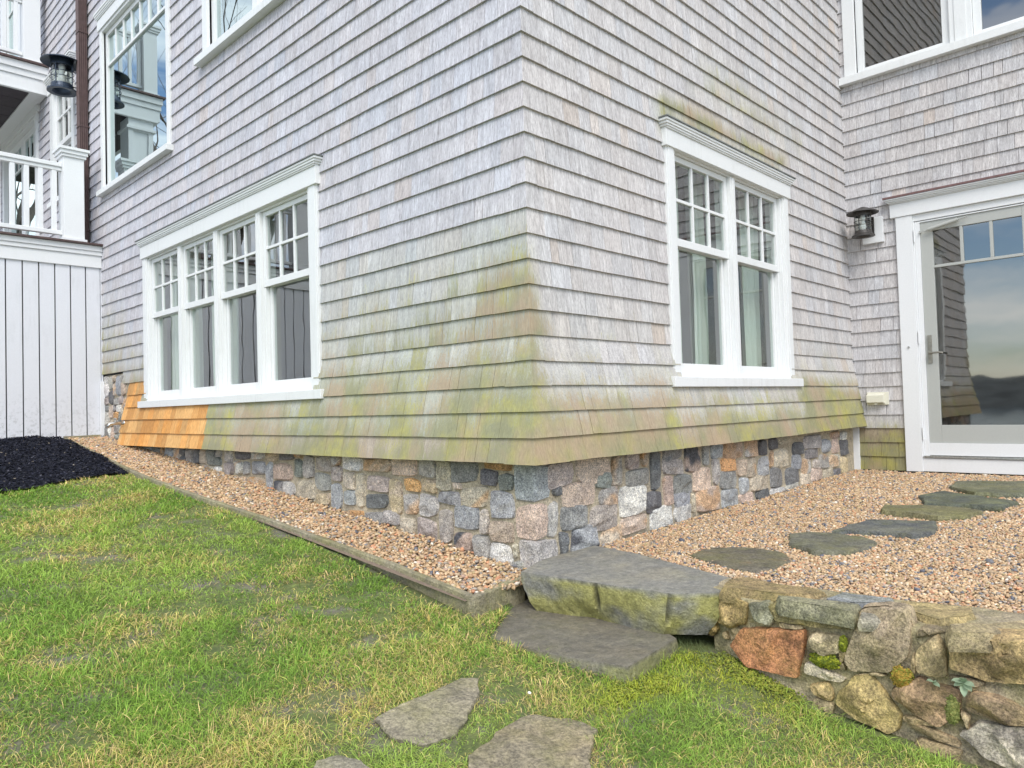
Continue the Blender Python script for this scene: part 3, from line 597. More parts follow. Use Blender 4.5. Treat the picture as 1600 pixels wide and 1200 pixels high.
for zz in (3.00, 2.1, 1.25):
    c = MB(PB); c.box(-.592, -.582, .026, .036, zz-.05, zz+.05); c.tube([(-.587, .036, zz-.055), (-.587, .036, zz+.055)], .006, 8); c.build('hinge', M_WHITE2, door)
c = MB(PB); c.tube([(-.505, .036, 2.02), (-.505, .046, 2.02)], .009, 12); c.build('screw_cap', M_STEEL, door)

# =================================================================== DECKS
def W3(): return MB()
deck = thing('lower_deck', 'white lower deck with board skirt and baluster railing at the left edge', 'deck', (-1.8, 7.5, 1.3))
b = W3(); YF = 6.43; x = -.028; x0d = -3.6
b.box(-.022, -.006, YF-.004, YF+.03, 1.0, 3.27)
while x > x0d:
    b.box(x-.135, x, YF, YF+.022, 1.0, 3.262); x -= .1475
b.build('skirt_boards', M_SKIRT, deck, bevel=.0015)
b = W3(); b.box(x0d, -.014, YF+.024, YF+.05, .9, 3.27); b.box(x0d, x0d+.03, YF+.05, 13, .9, 3.3); b.build('skirt_backing', M_DARK, deck)
b = W3(); b.box(x0d-.02, -.012, YF-.020, YF+.04, 3.262, 3.395); b.box(x0d-.03, -.012, YF-.036, YF+.04, 3.396, 3.44); b.box(x0d-.04, -.012, YF-.050, YF+.04, 3.441, 3.50)
b.build('fascia', M_WHITE2, deck, bevel=.003)
b = W3(); b.box(x0d-.06, -.010, YF-.085, YF+.10, 3.502, 3.522); b.build('drip_flashing', M_COPPER, deck)
b = W3(); b.box(x0d, -.02, YF+.1, 13, 3.40, 3.52)
b.build('deck_floor', m_plain('deck_boards', (.28, .27, .25), .7), deck)
def newel(par, x0, x1, y0, y1, z0, z1, cap=True):
    b = W3(); b.box(x0, x1, y0, y1, z0, z1); b.box(x0-.02, x1+.02, y0-.02, y1+.02, z0-.001, z0+.035)
    b.build('post', M_WHITE2, par, bevel=.003)
    if cap:
        c = W3(); cx, cy = (x0+x1)/2, (y0+y1)/2; h = (x1-x0)/2
        for k, (e, a, d) in enumerate(((.018, -.10, -.07), (.032, -.069, -.03), (.048, -.029, .0))): c.box(cx-h-e, cx+h+e, cy-h-e, cy+h+e, z1+.10+a, z1+.10+d)
        t = z1+.10; e = h+.04; i = [c.V(cx-e, cy-e, t+.001), c.V(cx+e, cy-e, t+.001), c.V(cx+e, cy+e, t+.001), c.V(cx-e, cy+e, t+.001), c.V(cx, cy, t+.035)]
        c.F(i[3], i[2], i[1], i[0]); [c.F(i[k], i[(k+1) % 4], i[4]) for k in range(4)]; c.build('post_cap', M_WHITE2, par)
newel(deck, -.375, -.175, YF-.01, YF+.19, 3.524, 4.45)
newel(deck, -2.55, -2.35, YF-.01, YF+.19, 3.524, 4.45)
def railing(par, xa, xb, y, zb, zt, step=.127, bw=.045, n=0):
    b = W3(); b.box(xa, xb, y-.045, y+.045, zt-.045, zt); b.box(xa, xb, y-.028, y+.028, zt-.085, zt-.046); b.build('top_rail', M_WHITE2, par, bevel=.006)
    b = W3(); b.box(xa, xb, y-.03, y+.03, zb, zb+.045); b.build('bottom_rail', M_WHITE2, par, bevel=.006)
    x = xb-.07
    while x > xa+.03:
        b = W3(); b.box(x-bw/2, x+bw/2, y-bw/2, y+bw/2, zb+.045, zt-.085); b.build('baluster', M_WHITE2, par, bevel=.002); x -= step
railing(deck, -2.35, -.375, YF+.09, 3.60, 4.385)
up = thing('upper_deck', 'white upper deck with panelled column and dark board ceiling above the lower deck', 'deck', (-.7, 10.5, 3.5))
YU = 8.50
b = W3(); b.box(-1.36, -.012, YU, YU+.05, 5.90, 6.06); b.box(-1.375, -.012, YU-.02, YU+.05, 6.061, 6.14); b.box(-1.39, -.012, YU-.045, YU+.05, 6.141, 6.235)
b.box(-1.36, -1.30, YU+.05, 13, 5.90, 6.06); b.box(-1.375, -1.30, YU+.05, 13, 6.061, 6.14); b.box(-1.39, -1.30, YU+.05, 13, 6.141, 6.235)
b.box(-1.33, -.012, YU-.01, YU+.04, 5.875, 5.899)
b.build('fascia', M_WHITE2, up, bevel=.003)
b = W3(); b.box(-1.42, -.010, YU-.08, YU+.06, 6.237, 6.262); b.box(-1.42, -1.30, YU+.06, 13, 6.237, 6.262); b.build('drip_flashing', M_COPPER, up)
b = W3(); b.box(-1.31, -.02, YU+.06, 13, 6.15, 6.26); b.build('deck_floor', M_LEAD, up)
b = W3()
for k in range(24): b.box(-1.30+.0, -.20, YU+.06+k*.182, YU+.06+k*.182+.176, 5.90+.002*(k % 2), 5.915)
b.box(-1.3, -.2, YU+.06, 12.9, 5.916, 5.93); b.build('ceiling_boards', M_SOFFIT, up)
b = W3(); b.box(-.20, -.02, YU+.05, 13, 5.885, 5.93); b.build('frieze_board', M_WHITE2, up)
newel(up, -.275, -.085, YU+.0, YU+.19, 6.264, 7.20)
newel(up, -1.33, -1.14, YU+.0, YU+.19, 6.264, 7.20)
railing(up, -1.14, -.275, YU+.095, 6.36, 7.14)
# panelled column that carries the upper deck, on its pedestal
b = W3(); cx0, cx1, cy0, cy1 = -1.27, -.93, YU+.03, YU+.37
b.box(cx0+.02, cx1-.02, cy0+.02, cy1-.02, 3.53, 5.895)
for (za, zb) in ((4.62, 4.70), (5.70, 5.895)):
    b.box(cx0, cx1, cy0, cy1, za, zb)
for xx in (cx0, cx1-.07): b.box(xx, xx+.07, cy0, cy1, 4.70, 5.70)
b.box(cx0-.05, cx1+.05, cy0-.05, cy1+.05, 3.53, 4.50); b.box(cx0-.08, cx1+.08, cy0-.08, cy1+.08, 4.50, 4.56); b.box(cx0-.04, cx1+.04, cy0-.04, cy1+.04, 4.56, 4.62); b.box(cx0-.03, cx1+.03, cy0-.03, cy1+.03, 5.72, 5.76)
b.build('column', M_WHITE2, up, bevel=.003)
# ------------------------------------------------------------------ downspout
ds = thing('downspout', 'dark brown fluted metal downspout running down the long wall beside the deck', 'downspout', (-.06, 6.83, 3.53))
b = W3()
prof = []
x0, x1, y0, y1 = -.115, -.03, 6.775, 6.885
def flute(a, bq, fixed, axis, n=5, d=.006, sgn=-1):
    out = []
    for k in range(n):
        for q, t in ((0.15, 0), (.35, d), (.65, d), (.85, 0)):
            s_ = a+(bq-a)*(k+q)/n; out.append((fixed-sgn*t, s_) if axis == 'x' else (s_, fixed-sgn*t))
    return out
pts = flute(x1, x0, y0, 'y', 4, .005)[0:] + [(x0, y0)] + flute(y0, y1, x0, 'x', 5, .005) + [(x0, y1), (x1, y1), (x1, y0)]
b.prism(pts, 3.53, 9.1, 'z'); b.build('pipe', M_COPPER, ds)
for zz in (3.75, 4.95, 6.05, 7.2, 8.3):
    b = W3(); b.box(x0-.004, x1+.02, y0-.005, y1+.005, zz, zz+.012); b.build('strap', M_COPPER, ds)
# ------------------------------------------------------------------ lanterns
def lantern(loc, r, label, wall, arm, mmat, reach):
    t = thing('wall_lantern', label, 'lantern', loc, None); s = r/.145
    b = W3(); b.lathe([(0, .0), (.001, .03*s), (.02*s, .028*s), (.06*s, .012*s), (.145*s, -.028*s), (.145*s, -.034*s), (.06*s, -.004*s), (.001, -.003)], loc, 32); b.lathe([(.078*s, -.012*s), (.078*s, -.062*s), (.074*s, -.062*s), (.074*s, -.012*s)], loc, 28)
    b.build('roof', mmat, t, smooth=False)
    b = W3(); b.lathe([(.070*s, -.05*s), (.070*s, -.235*s)], loc, 32); b.build('glass_cylinder', M_LAMPGLASS, t, smooth=True)
    b = W3(); b.lathe([(.076*s, -.205*s), (.080*s, -.235*s), (.104*s, -.250*s), (.104*s, -.260*s), (.07*s, -.258*s), (.055*s, -.242*s), (.055*s, -.205*s), (.076*s, -.205*s)], loc, 32); b.build('base_ring', mmat, t)
    b = W3()
    for k in range(4):
        a = math.pi/4+k*math.pi/2; q = lambda z: (loc[0]+.079*s*math.cos(a), loc[1]+.079*s*math.sin(a), loc[2]+z*s); b.tube([q(-.05), q(-.22)], .0045*s, 6)
    for zz in (-.115, -.155): b.tube([(loc[0]+.081*s*math.cos(h), loc[1]+.081*s*math.sin(h), loc[2]+zz*s) for h in np.linspace(0, 2*math.pi, 33)], .0028*s, 5, False)
    b.build('cage', mmat, t)
    b = W3(); b.lathe([(.001, -.05*s), (.022*s, -.052*s), (.022*s, -.10*s), (.016*s, -.11*s), (.028*s, -.15*s), (.030*s, -.17*s), (.022*s, -.195*s), (.001, -.205*s)], loc, 20); b.build('bulb', M_BULB, t, smooth=True)
    b = W3()
    if arm == 'plate':
        b.box(*(sorted((loc[0]+.085*s, reach))), loc[1]-.012, loc[1]+.012, loc[2]-.20*s, loc[2]-.07*s); b.box(reach-.012, reach, loc[1]-.05, loc[1]+.05, loc[2]-.22*s, loc[2]-.05*s)
    else:
        for zz in (-.08, -.20): b.tube([(loc[0]+.07*s, loc[1], loc[2]+zz*s), (reach, loc[1], loc[2]+zz*s)], .006, 8)
        b.box(reach-.012, reach, loc[1]-.05, loc[1]+.05, loc[2]-.25*s, loc[2]-.04*s)
    b.build('bracket', mmat, t); return t
lantern((-.225, 7.02, 5.775), .215, 'large dark blue metal lantern on the long wall beside the downspout', 'l', 'rods', M_NAVY, -.02)
b = MB(PB); b.box(-.335, -.155, .0, .045, 3.0, 3.235)
tag(b.build('lamp_block', M_WHITE2, house, bevel=.003))
lantern((XB-.195, -.215, 3.285), .135, 'small bronze cage lantern on a white block beside the glass door', 'b', 'plate', M_BRONZE, XB-.046)
# ------------------------------------------------------------------ vent hood and tap
vt = thing('vent_cover', 'small cream plastic vent cover on the shingles left of the glass door', 'vent', (XB, -.22, 1.51))
b = MB(PB); b.box(-.315, -.130, .0, .030, 1.512, 1.628); b.build('base_plate', M_CREAM, vt, bevel=.003)
b = MB(PB); i = [(.030, 1.618), (.078, 1.60), (.078, 1.535), (.066, 1.527), (.030, 1.527)]; b.prism(i, -.285, -.14, 'u'); b.build('hood', M_CREAM, vt, bevel=.003)
b = MB(PB); b.box(-.225, -.205, .045, .068, 1.515, 1.527); b.build('tab', M_CREAM, vt)
tp = thing('hose_tap', 'small steel garden tap at the left end of the orange cedar patch', 'tap', (-.07, 5.6, 1.52))
b = W3(); b.tube([(-.06, 5.59, 1.535), (-.15, 5.59, 1.54), (-.20, 5.59, 1.535), (-.225, 5.59, 1.50)], [.014, .016, .015, .017], 12); b.tube([(-.066, 5.59, 1.535), (-.075, 5.59, 1.535)], .032, 16); b.build('spout', M_STEEL, tp, smooth=True)
b = W3(); b.tube([(-.15, 5.59, 1.545), (-.15, 5.59, 1.575)], .007, 8); b.tube([(-.15, 5.55, 1.575), (-.15, 5.57, 1.582), (-.15, 5.61, 1.582), (-.15, 5.63, 1.575)], [.007, .011, .011, .007], 8); b.build('valve_handle', M_STEEL, tp)
# ------------------------------------------------------------------ curtains
def curtain(P, u0, u1, w, z0, z1, label, ph=0, n=9):
    us = np.linspace(u0, u1, 60); V = []
    for zz in (z0, (z0+z1)/2, z1):
        for k, u in enumerate(us): V.append(P(u, w+.028*math.sin((u-u0)/(u1-u0)*n*2*math.pi/2+ph)+.01*math.sin(u*71+zz*2), zz))
    ids = np.arange(len(V)).reshape(3, -1); F = np.stack([ids[:-1, :-1], ids[:-1, 1:], ids[1:, 1:], ids[1:, :-1]], -1).reshape(-1, 4)
    o = np_mesh('curtain', V, F, M_CURT, None, None, True); return tag(o, label, 'curtain', 'curtains behind the sash windows')
curtain(PR, 1.42, 1.80, -.22, 1.5, 3.25, 'pale curtain behind the left sash of the short wall window', 0, 7)
curtain(PR, 2.72, 3.02, -.22, 1.5, 3.25, 'pale curtain at the right edge of the short wall window', 1, 6)
curtain(PR, 1.98, 2.22, -.24, 1.5, 3.25, 'narrow pale curtain in the middle of the short wall window', 2, 5)
curtain(PL, 4.35, 5.05, -.22, 1.5, 3.2, 'pale green white curtain behind the leftmost sash of the long bank', 0, 13)
curtain(PL, 3.62, 4.15, -.24, 1.5, 3.2, 'pale curtain behind the second sash of the long bank', 1, 9)
curtain(PL, 2.0, 2.3, -.22, 1.5, 3.2, 'pale curtain behind the sash nearest the house corner', 2, 6)

# =================================================================== GROUND
def grid_mesh(name, xs, ys, zf, m, kind='structure', C=None):
    X, Y = np.meshgrid(xs, ys, indexing='ij'); Z = zf(X, Y); V = np.stack([X, Y, Z], -1).reshape(-1, 3); ids = np.arange(X.size).reshape(X.shape)
    F = np.stack([ids[:-1, :-1], ids[1:, :-1], ids[1:, 1:], ids[:-1, 1:]], -1).reshape(-1, 4)
    o = np_mesh(name, V, F, m, None, C(X, Y).reshape(-1, 3) if C else None, True); o['kind'] = kind; return o
def m_ground():
    m, t, b, o = mat('lawn_soil'); v = coords(t)
    c = ramp(t, noise(t, v, 18, 6, .7), .35, .65, c4(.07, .10, .028), c4(.17, .19, .06))
    c = mixc(t, ramp(t, noise(t, v, 3.3, 5, .6), .52, .66), c, ramp(t, noise(t, v, 30, 5, .7), .3, .7, c4(.10, .088, .07), c4(.24, .21, .175)))
    t.links.new(c, b.inputs['Base Color']); b.inputs['Roughness'].default_value = .95; bump(t, b, noise(t, v, 50, 6, .7), .6, .02); return m
def inpoly(x, y, poly, grow=0.0):
    p = np.array(poly); c = p.mean(0); p = c+(p-c)*(1+grow); r = np.zeros(len(x), bool); j = len(p)-1
    for i in range(len(p)):
        xi, yi = p[i]; xj, yj = p[j]; k = ((yi > y) != (yj > y)) & (x < (xj-xi)*(y-yi)/(yj-yi+1e-12)+xi); r ^= k; j = i
    return r
xs = np.concatenate([np.linspace(-400, -60, 18), np.linspace(-56, -8, 40), np.linspace(-7.6, 1.2, 200), np.linspace(1.6, 14, 12)])
ys = np.concatenate([np.linspace(-300, -30, 14), np.linspace(-27, -4, 26), np.linspace(-3.8, 7.0, 230), np.linspace(7.5, 300, 40)])
def base_z(x, y):
    z = lawn_z(x, y)-.012
    P2 = [(-.60, -.255), (-.40, -.10), (-.06, .02), (.02, -.30), (-.03, -.69), (-.115, -.82), (-.49, -.86), (-.57, -.57)]; sh_ = x.shape; z = np.where(inpoly(x.ravel(), y.ravel(), P2).reshape(sh_), z-.09, z)
    z = np.where((x > -.47) & (y > -.02), z-.10, z)            # sunk beneath the gravel strip and the house
    return np.where((x > .30) & (y > -5), np.minimum(z, .45), z)
grid_mesh('lawn_ground', xs, ys, base_z, m_ground())
def m_water():
    m, t, b, o = mat('bay_water'); b.inputs['Base Color'].default_value = c4(.03, .05, .06); b.inputs['Roughness'].default_value = .12
    bump(t, b, noise(t, coords(t), .8, 5), .25, .2); return m
wt = MB(); i = [wt.V(x, y, -3.2) for x, y in ((-1500, -1500), (1500, -1500), (1500, 1500), (-1500, 1500))]; wt.F(*i); wt.build('water', m_water(), None, kind='structure')
hx = np.linspace(-420, -250, 24); hy = np.linspace(-500, 700, 160)
grid_mesh('hills', hx, hy, lambda x, y: -4+ 11*np.sin(np.clip((-x-250)/170, 0, 1)*math.pi)*(.45+.75*fbm(x*.01, y*.012, 0, 71, 4))+2.2*fbm(x*.15, y*.15, 0, 72, 2), m_plain('wooded_hill', (.075, .085, .085), .95, 0, .12, .5))

# ------------------------------------------------------------------ pebbles
def ico():
    p = (1+5**.5)/2; v = np.array([(-1, p, 0), (1, p, 0), (-1, -p, 0), (1, -p, 0), (0, -1, p), (0, 1, p), (0, -1, -p), (0, 1, -p), (p, 0, -1), (p, 0, 1), (-p, 0, -1), (-p, 0, 1)], float)
    f = np.array([(0, 11, 5), (0, 5, 1), (0, 1, 7), (0, 7, 10), (0, 10, 11), (1, 5, 9), (5, 11, 4), (11, 10, 2), (10, 7, 6), (7, 1, 8), (3, 9, 4), (3, 4, 2), (3, 2, 6), (3, 6, 8), (3, 8, 9), (4, 9, 5), (2, 4, 11), (6, 2, 10), (8, 6, 7), (9, 8, 1)])
    return v/np.linalg.norm(v[0]), f
PAL = np.array([(.55, .38, .22), (.62, .45, .27), (.50, .32, .18), (.42, .31, .20), (.70, .57, .40), (.58, .29, .16), (.35, .31, .26), (.22, .22, .23), (.12, .125, .15), (.76, .68, .56), (.54, .37, .28), (.48, .38, .20), (.29, .25, .19)])
PW = np.array([.24, .20, .15, .12, .05, .045, .06, .03, .015, .018, .04, .04, .02]); PW = PW/PW.sum()
def pebbles(name, pts, size, seed, flat=.62, tone=1.0, w=PW, smooth=True, mt=None, pal=PAL, elong=.35):
    r = np.random.default_rng(seed); n = len(pts); v, f = ico()
    sc = size*r.uniform(.55, 1.25, n)*np.where(r.random(n) < .06, 1.45, 1); S = np.stack([sc*r.uniform(1, 1+elong*1.6, n), sc*r.uniform(.8, 1.0, n), sc*r.uniform(flat-.15, flat+.2, n)], -1)
    a = r.uniform(0, 2*math.pi, n); b = r.normal(0, .35, n); g = r.normal(0, .35, n)
    P = v[None]*(1+r.uniform(-.16, .16, (n, 12, 1)))*S[:, None]*.5
    ca, sa, cb, sb, cg, sg = np.cos(a), np.sin(a), np.cos(b), np.sin(b), np.cos(g), np.sin(g)
    x, y, z = P[..., 0], P[..., 1], P[..., 2]
    y, z = y*cg[:, None]-z*sg[:, None], y*sg[:, None]+z*cg[:, None]; x, z = x*cb[:, None]+z*sb[:, None], -x*sb[:, None]+z*cb[:, None]
    x, y = x*ca[:, None]-y*sa[:, None], x*sa[:, None]+y*ca[:, None]
    V = np.stack([x, y, z], -1)+pts[:, None]; F = (f[None]+12*np.arange(n)[:, None, None]).reshape(-1, 3)
    c = pal[r.choice(len(pal), n, p=w)]*r.uniform(.78, 1.18, (n, 1))*tone
    C = np.repeat(c, 12, 0)*r.uniform(.93, 1.05, (n*12, 1))
    o = np_mesh(name, V.reshape(-1, 3), F, mt or M_PEB, None, C, smooth); return tag(o, kind='stuff')
def scatter(x0, x1, y0, y1, d, seed, keep):
    r = np.random.default_rng(seed); gx, gy = np.meshgrid(np.arange(x0, x1, d), np.arange(y0, y1, d), indexing='ij'); gx = gx.ravel(); gy = gy.ravel()
    gx = gx+r.uniform(-.48, .48, len(gx))*d; gy = gy+r.uniform(-.48, .48, len(gy))*d; k = keep(gx, gy); return gx[k], gy[k], r
def edge_x(y): return np.interp(y, [-.03, .55, 1.8, 2.8, 3.85, 6.42], [-.478, -.458, -.480, -.535, -.545, -.400])
rw_back = lambda y: np.interp(-y, [.8, .95, 1.28, 1.57, 1.83, 2.6, 4.2], [.30, .13, .20, .20, .26, .30, .32])
# long strip
for k, (d, sz, dz, sd_) in enumerate(((.0165, .0235, -.004, 1), (.022, .024, .006, 2))):
    x, y, r = scatter(-.58, .01, -.02, 6.40, d, 80+k, lambda x, y: (x > edge_x(y)+.03) & (x < .0) & ((x > -.09) & (y > .03) | (x <= -.09)))
    z = STRIP(x, y)+dz+r.uniform(-.004, .006, len(x))+.018*(fbm(x*6, y*5, 0, 81, 3)-.5)+.012*np.clip(1+x/.14, 0, 1)
    if k == 0: XS, YS, ZS = x, y, z
    else: XS, YS, ZS = np.concatenate([XS, x]), np.concatenate([YS, y]), np.concatenate([ZS, z])
gp = pebbles('gravel_strip', np.stack([XS, YS, ZS], -1), .021, 5)
grid_mesh('gravel_bed', np.linspace(-.50, .05, 12), np.linspace(-.02, 6.42, 60), lambda x, y: STRIP(x, y)-.012, m_plain('gravel_sand', (.20, .15, .11), .95, 0, 60))
# raised terrace
STP = [[(.54, -.53), (.76, -.51), (.89, -.69), (.88, -.85), (.75, -.96), (.52, -.99), (.41, -.92), (.43, -.78)], [(1.27, -.73), (1.4, -.77), (1.44, -.96), (1.42, -1.07), (1.29, -1.17), (1.08, -1.16), (.96, -1.13), (.92, -1.02), (1.0, -.85)],
  [(1.42, -.9), (1.66, -.91), (1.91, -.94), (1.97, -1.08), (2.03, -1.25), (1.83, -1.32), (1.61, -1.32), (1.51, -1.28), (1.53, -1.17), (1.53, -1.06)]]
def terr_keep(x, y):
    far = np.maximum(0, x-4.45)
    ok = (x > rw_back(y)-.0) & (y < -.01) & (x < 4.46)
    ok &= ~((x < .47) & (y > -.12-(.0)) )
    ok &= ~((y > -1.0) & (y > -.86-.1*(x < .3)) & (x < .42-(.25*np.clip((-y-.1)/.8, 0, 1))))
    for p in STP: q = np.array(p); c_ = q.mean(0); ok &= ~inpoly(x, y, c_+(q-c_)*.93)
    return ok
def tz(x, y): return PATIO(x, y)+.022*(fbm(x*2.1, y*2.1, 0, 91, 3)-.5)
x1, y1, r = scatter(.1, 2.2, -2.35, 0, .0100, 92, terr_keep); x2, y2, _ = scatter(2.2, 4.46, -2.6, 0, .0135, 93, lambda x, y: terr_keep(x, y) & (y > -2.0))
x3, y3, _ = scatter(.1, 4.46, -4.2, 0, .024, 94, lambda x, y: terr_keep(x, y) & ~((x < 2.2) & (y > -2.35)) & ~((x > 2.2) & (y > -2.0)))
for nm, x, y, s_, sd_ in (('gravel', x1, y1, .0122, 95), ('gravel', x2, y2, .0155, 96), ('gravel', x3, y3, .028, 97)):
    z = tz(x, y)+np.random.default_rng(sd_).uniform(-.004, .005, len(x)); pebbles(nm, np.stack([x, y, z], -1), s_, sd_, .7, .98)
x, y, r = scatter(.1, 4.4, -2.35, 0, .085, 98, lambda x, y: terr_keep(x, y) & (np.random.default_rng(3).random(len(x)) < .33)); PD = np.zeros(13); PD[[6, 7, 8]] = (.2, .5, .3)
pebbles('dark_gravel', np.stack([x, y, tz(x, y)+.005], -1), .024, 99, .6, .9, PD)
grid_mesh('terrace_bed', np.linspace(.0, 4.6, 40), np.linspace(-4.3, .05, 40), lambda x, y: PATIO(x, y)-.010-.30*(x < .12), m_plain('terrace_sand', (.22, .16, .115), .95, 0, 60))

# ------------------------------------------------------------------ slabs and flagstones
def slab(name, label, cat, poly, zt, zb, seed, m, col, group=None, rough=.012, tilt=(0, 0), undercut=.06, chamf=.012, edge_noise=.016, top_rough=.004, grooves=None, sidecol=None, parent=None, tone2=None):
    r = np.random.default_rng(seed); poly = np.array(poly, float); c = poly.mean(0)
    P = []
    for a, b in zip(poly, np.roll(poly, -1, 0)):
        n = max(2, int(np.linalg.norm(b-a)/.008)); P += [a+(b-a)*k/n for k in range(n)]
    P = np.array(P); n = len(P); ang = np.arange(n)
    d = P-c; rad = np.linalg.norm(d, axis=1, keepdims=True); u = d/rad
    # smooth the corners slightly and roughen the outline
    P = P+u*(edge_noise*2*(fbm(P[:, 0]*9+seed, P[:, 1]*9, 0, seed, 4)-.5))[:, None]
    rings = []; sidek = []
    for k in (.02, .12, .25, .4, .55, .7, .82, .91, .975): rings.append((c+(P-c)*k, np.zeros(n), 0)); sidek.append(0)
    rings.append((P-u*chamf*.4, np.full(n, -.0008), 0)); sidek.append(0)
    H = zt-zb; m_ = 9
    for j in range(1, m_+1):
        t = j/m_; out = .010*math.sin(t*math.pi)-undercut*t**1.6
        rings.append((P+u*out, np.full(n, -chamf*.5-(H-chamf*.5)*t), 1)); sidek.append(t)
    V = []; C = []
    for q, (xy, dz, sd) in enumerate(rings):
        gsum = np.zeros(n)
        zz = zt+dz+tilt[0]*(xy[:, 0]-c[0])+tilt[1]*(xy[:, 1]-c[1])
        if not sd: zz = zz+top_rough*2*(fbm(xy[:, 0]*7, xy[:, 1]*7, seed, seed+3, 4)-.5)
        else:
            nn = rough*2*(.6*(np.floor(fbm(xy[:, 0]*6, xy[:, 1]*6, zz*7+seed, seed+5, 2)*6)/6-.5)+.6*(fbm(xy[:, 0]*14, xy[:, 1]*14, zz*16+seed, seed+6, 4)-.5))*min(1, sidek[q]*3)
            xy = xy+u*nn[:, None]
            if grooves is not None:
                for (gx, gy) in grooves: pn = P[np.argmin(np.hypot(P[:, 0]-gx, P[:, 1]-gy))]; dd = np.hypot(P[:, 0]-pn[0], P[:, 1]-pn[1]); gm = np.exp(-(dd/.0105)**4)*(sidek[q] < .72); gsum = np.maximum(gsum, gm); xy = xy-u*(.017*gm)[:, None]
        V.append(np.stack([xy[:, 0], xy[:, 1], zz], -1))
        cc = np.array(col)*np.ones((n, 1))
        if sd and gsum.max() > .1: cc = cc*(1-.45*gsum[:, None])
        if sd and sidecol is not None: kk = np.clip((fbm(xy[:, 0]*6, xy[:, 1]*6, zz*9, seed+8, 4)-.36)*5, 0, 1)[:, None]*(1-.3*gsum[:, None]); cc = cc*(1-kk)+np.array(sidecol)*kk*(1-.5*gsum[:, None])
        if not sd and tone2 is not None: kk = np.clip((fbm(xy[:, 0]*5, xy[:, 1]*5, 0, seed+9, 4)-.5)*5, 0, 1)[:, None]; cc = cc*(1-kk)+np.array(tone2)*kk
        C.append(cc)
    V = np.vstack(V); C = np.vstack(C); ids = np.arange(len(V)).reshape(len(rings), n); nx = np.roll(ids, -1, 1)
    F = np.stack([ids[:-1], ids[1:], nx[1:], nx[:-1]], -1).reshape(-1, 4)
    # orient outward
    area = np.sum(P[:, 0]*np.roll(P[:, 1], -1)-np.roll(P[:, 0], -1)*P[:, 1]); F = F if area > 0 else F[:, ::-1]
    cap = np.array([ids[0] if area > 0 else ids[0][::-1]])
    o = np_mesh(name, V, [F, cap], m, parent, C, True, 32)
    if cat: tag(o, label, cat, group)
    return o
slab('step_slab', 'thick bluestone step with split mossy front edge beside the granite corner', 'step', [(-.215, -.09), (.05, .01), (.46, .0), (.42, -.30), (.24, -.90), (-.0, -.985), (-.13, -.84), (-.16, -.58), (-.18, -.39), (-.20, -.2)], .832, .650, 11, M_SLABTOP, (.25, .248, .225), None, .034, (.01, .0), .06, .006, .004, .002, [(-.165, -.49), (-.125, -.84)], (.36, .345, .13), tone2=(.30, .285, .235))
slab('step_slab', 'thinner grey brown stone step lying in the lawn below the thick one', 'step', [(-.585, -.255), (-.06, .06), (.02, -.30), (-.03, -.71), (-.115, -.85), (-.50, -.885), (-.57, -.57)][::1], .652, .52, 12, M_SLABTOP, (.19, .177, .145), None, .008, (0, 0), .006, .004, .002, .002, None, (.24, .24, .12), tone2=(.20, .18, .14))
ST = 'stepping stones set in the gravel terrace'
slab('stepping_stone', 'brown and olive flagstone nearest the thick step in the gravel', 'flagstone', [(.54, -.53), (.76, -.51), (.89, -.69), (.88, -.85), (.75, -.96), (.52, -.99), (.41, -.92), (.43, -.78)], .836, .79, 13, M_FLAG, (.17, .155, .12), ST, .006, tone2=(.33, .22, .12), top_rough=.006, chamf=.004, undercut=.0, edge_noise=.022)
slab('stepping_stone', 'rounded grey green flagstone, second from the thick step', 'flagstone', [(1.27, -.73), (1.4, -.77), (1.44, -.96), (1.42, -1.07), (1.29, -1.17), (1.08, -1.16), (.96, -1.13), (.92, -1.02), (1.0, -.85)], .851, .80, 14, M_FLAG, (.175, .175, .14), ST, .006, tone2=(.24, .22, .15), top_rough=.006, chamf=.004, undercut=.0, edge_noise=.022)
slab('stepping_stone', 'dark slate coloured pointed flagstone in the middle of the gravel', 'flagstone', [(1.42, -.9), (1.66, -.91), (1.91, -.94), (1.97, -1.08), (2.03, -1.25), (1.83, -1.32), (1.61, -1.32), (1.51, -1.28), (1.53, -1.17), (1.53, -1.06)], .868, .81, 15, M_FLAG, (.125, .135, .14), ST, .006, tone2=(.17, .175, .16), top_rough=.006, chamf=.004, undercut=.0, edge_noise=.022)
slab('stepping_stone', 'olive flagstone with a thick mossy edge, fourth from the thick step', 'flagstone', [(2.41, -.87), (2.52, -1.05), (2.53, -1.28), (2.42, -1.42), (2.21, -1.37), (2.08, -1.26), (2.12, -1.14), (2.15, -.94)], .890, .83, 16, M_FLAG, (.20, .19, .11), ST, .006, tone2=(.24, .23, .12), top_rough=.006, chamf=.004, undercut=.0, edge_noise=.022)
slab('stepping_stone', 'long dark green flagstone, second from the glass door', 'flagstone', [(2.97, -.93), (3.28, -1.01), (3.12, -1.19), (2.91, -1.5), (2.58, -1.47), (2.59, -1.27), (2.54, -1.07)], .899, .85, 17, M_FLAG, (.115, .13, .11), ST, .006, tone2=(.18, .20, .14), top_rough=.006, chamf=.004, undercut=.0, edge_noise=.022)
slab('stepping_stone', 'green grey flagstone closest to the glass door sill', 'flagstone', [(3.5, -1.0), (3.87, -.97), (4.10, -1.42), (3.7, -1.75), (3.25, -1.6), (3.14, -1.23)], .912, .86, 18, M_FLAG, (.16, .17, .12), ST, .006, tone2=(.21, .21, .14), top_rough=.006, chamf=.004, undercut=.0, edge_noise=.022)
LS = 'worn flagstones sunk in the lawn'
LZ = .655
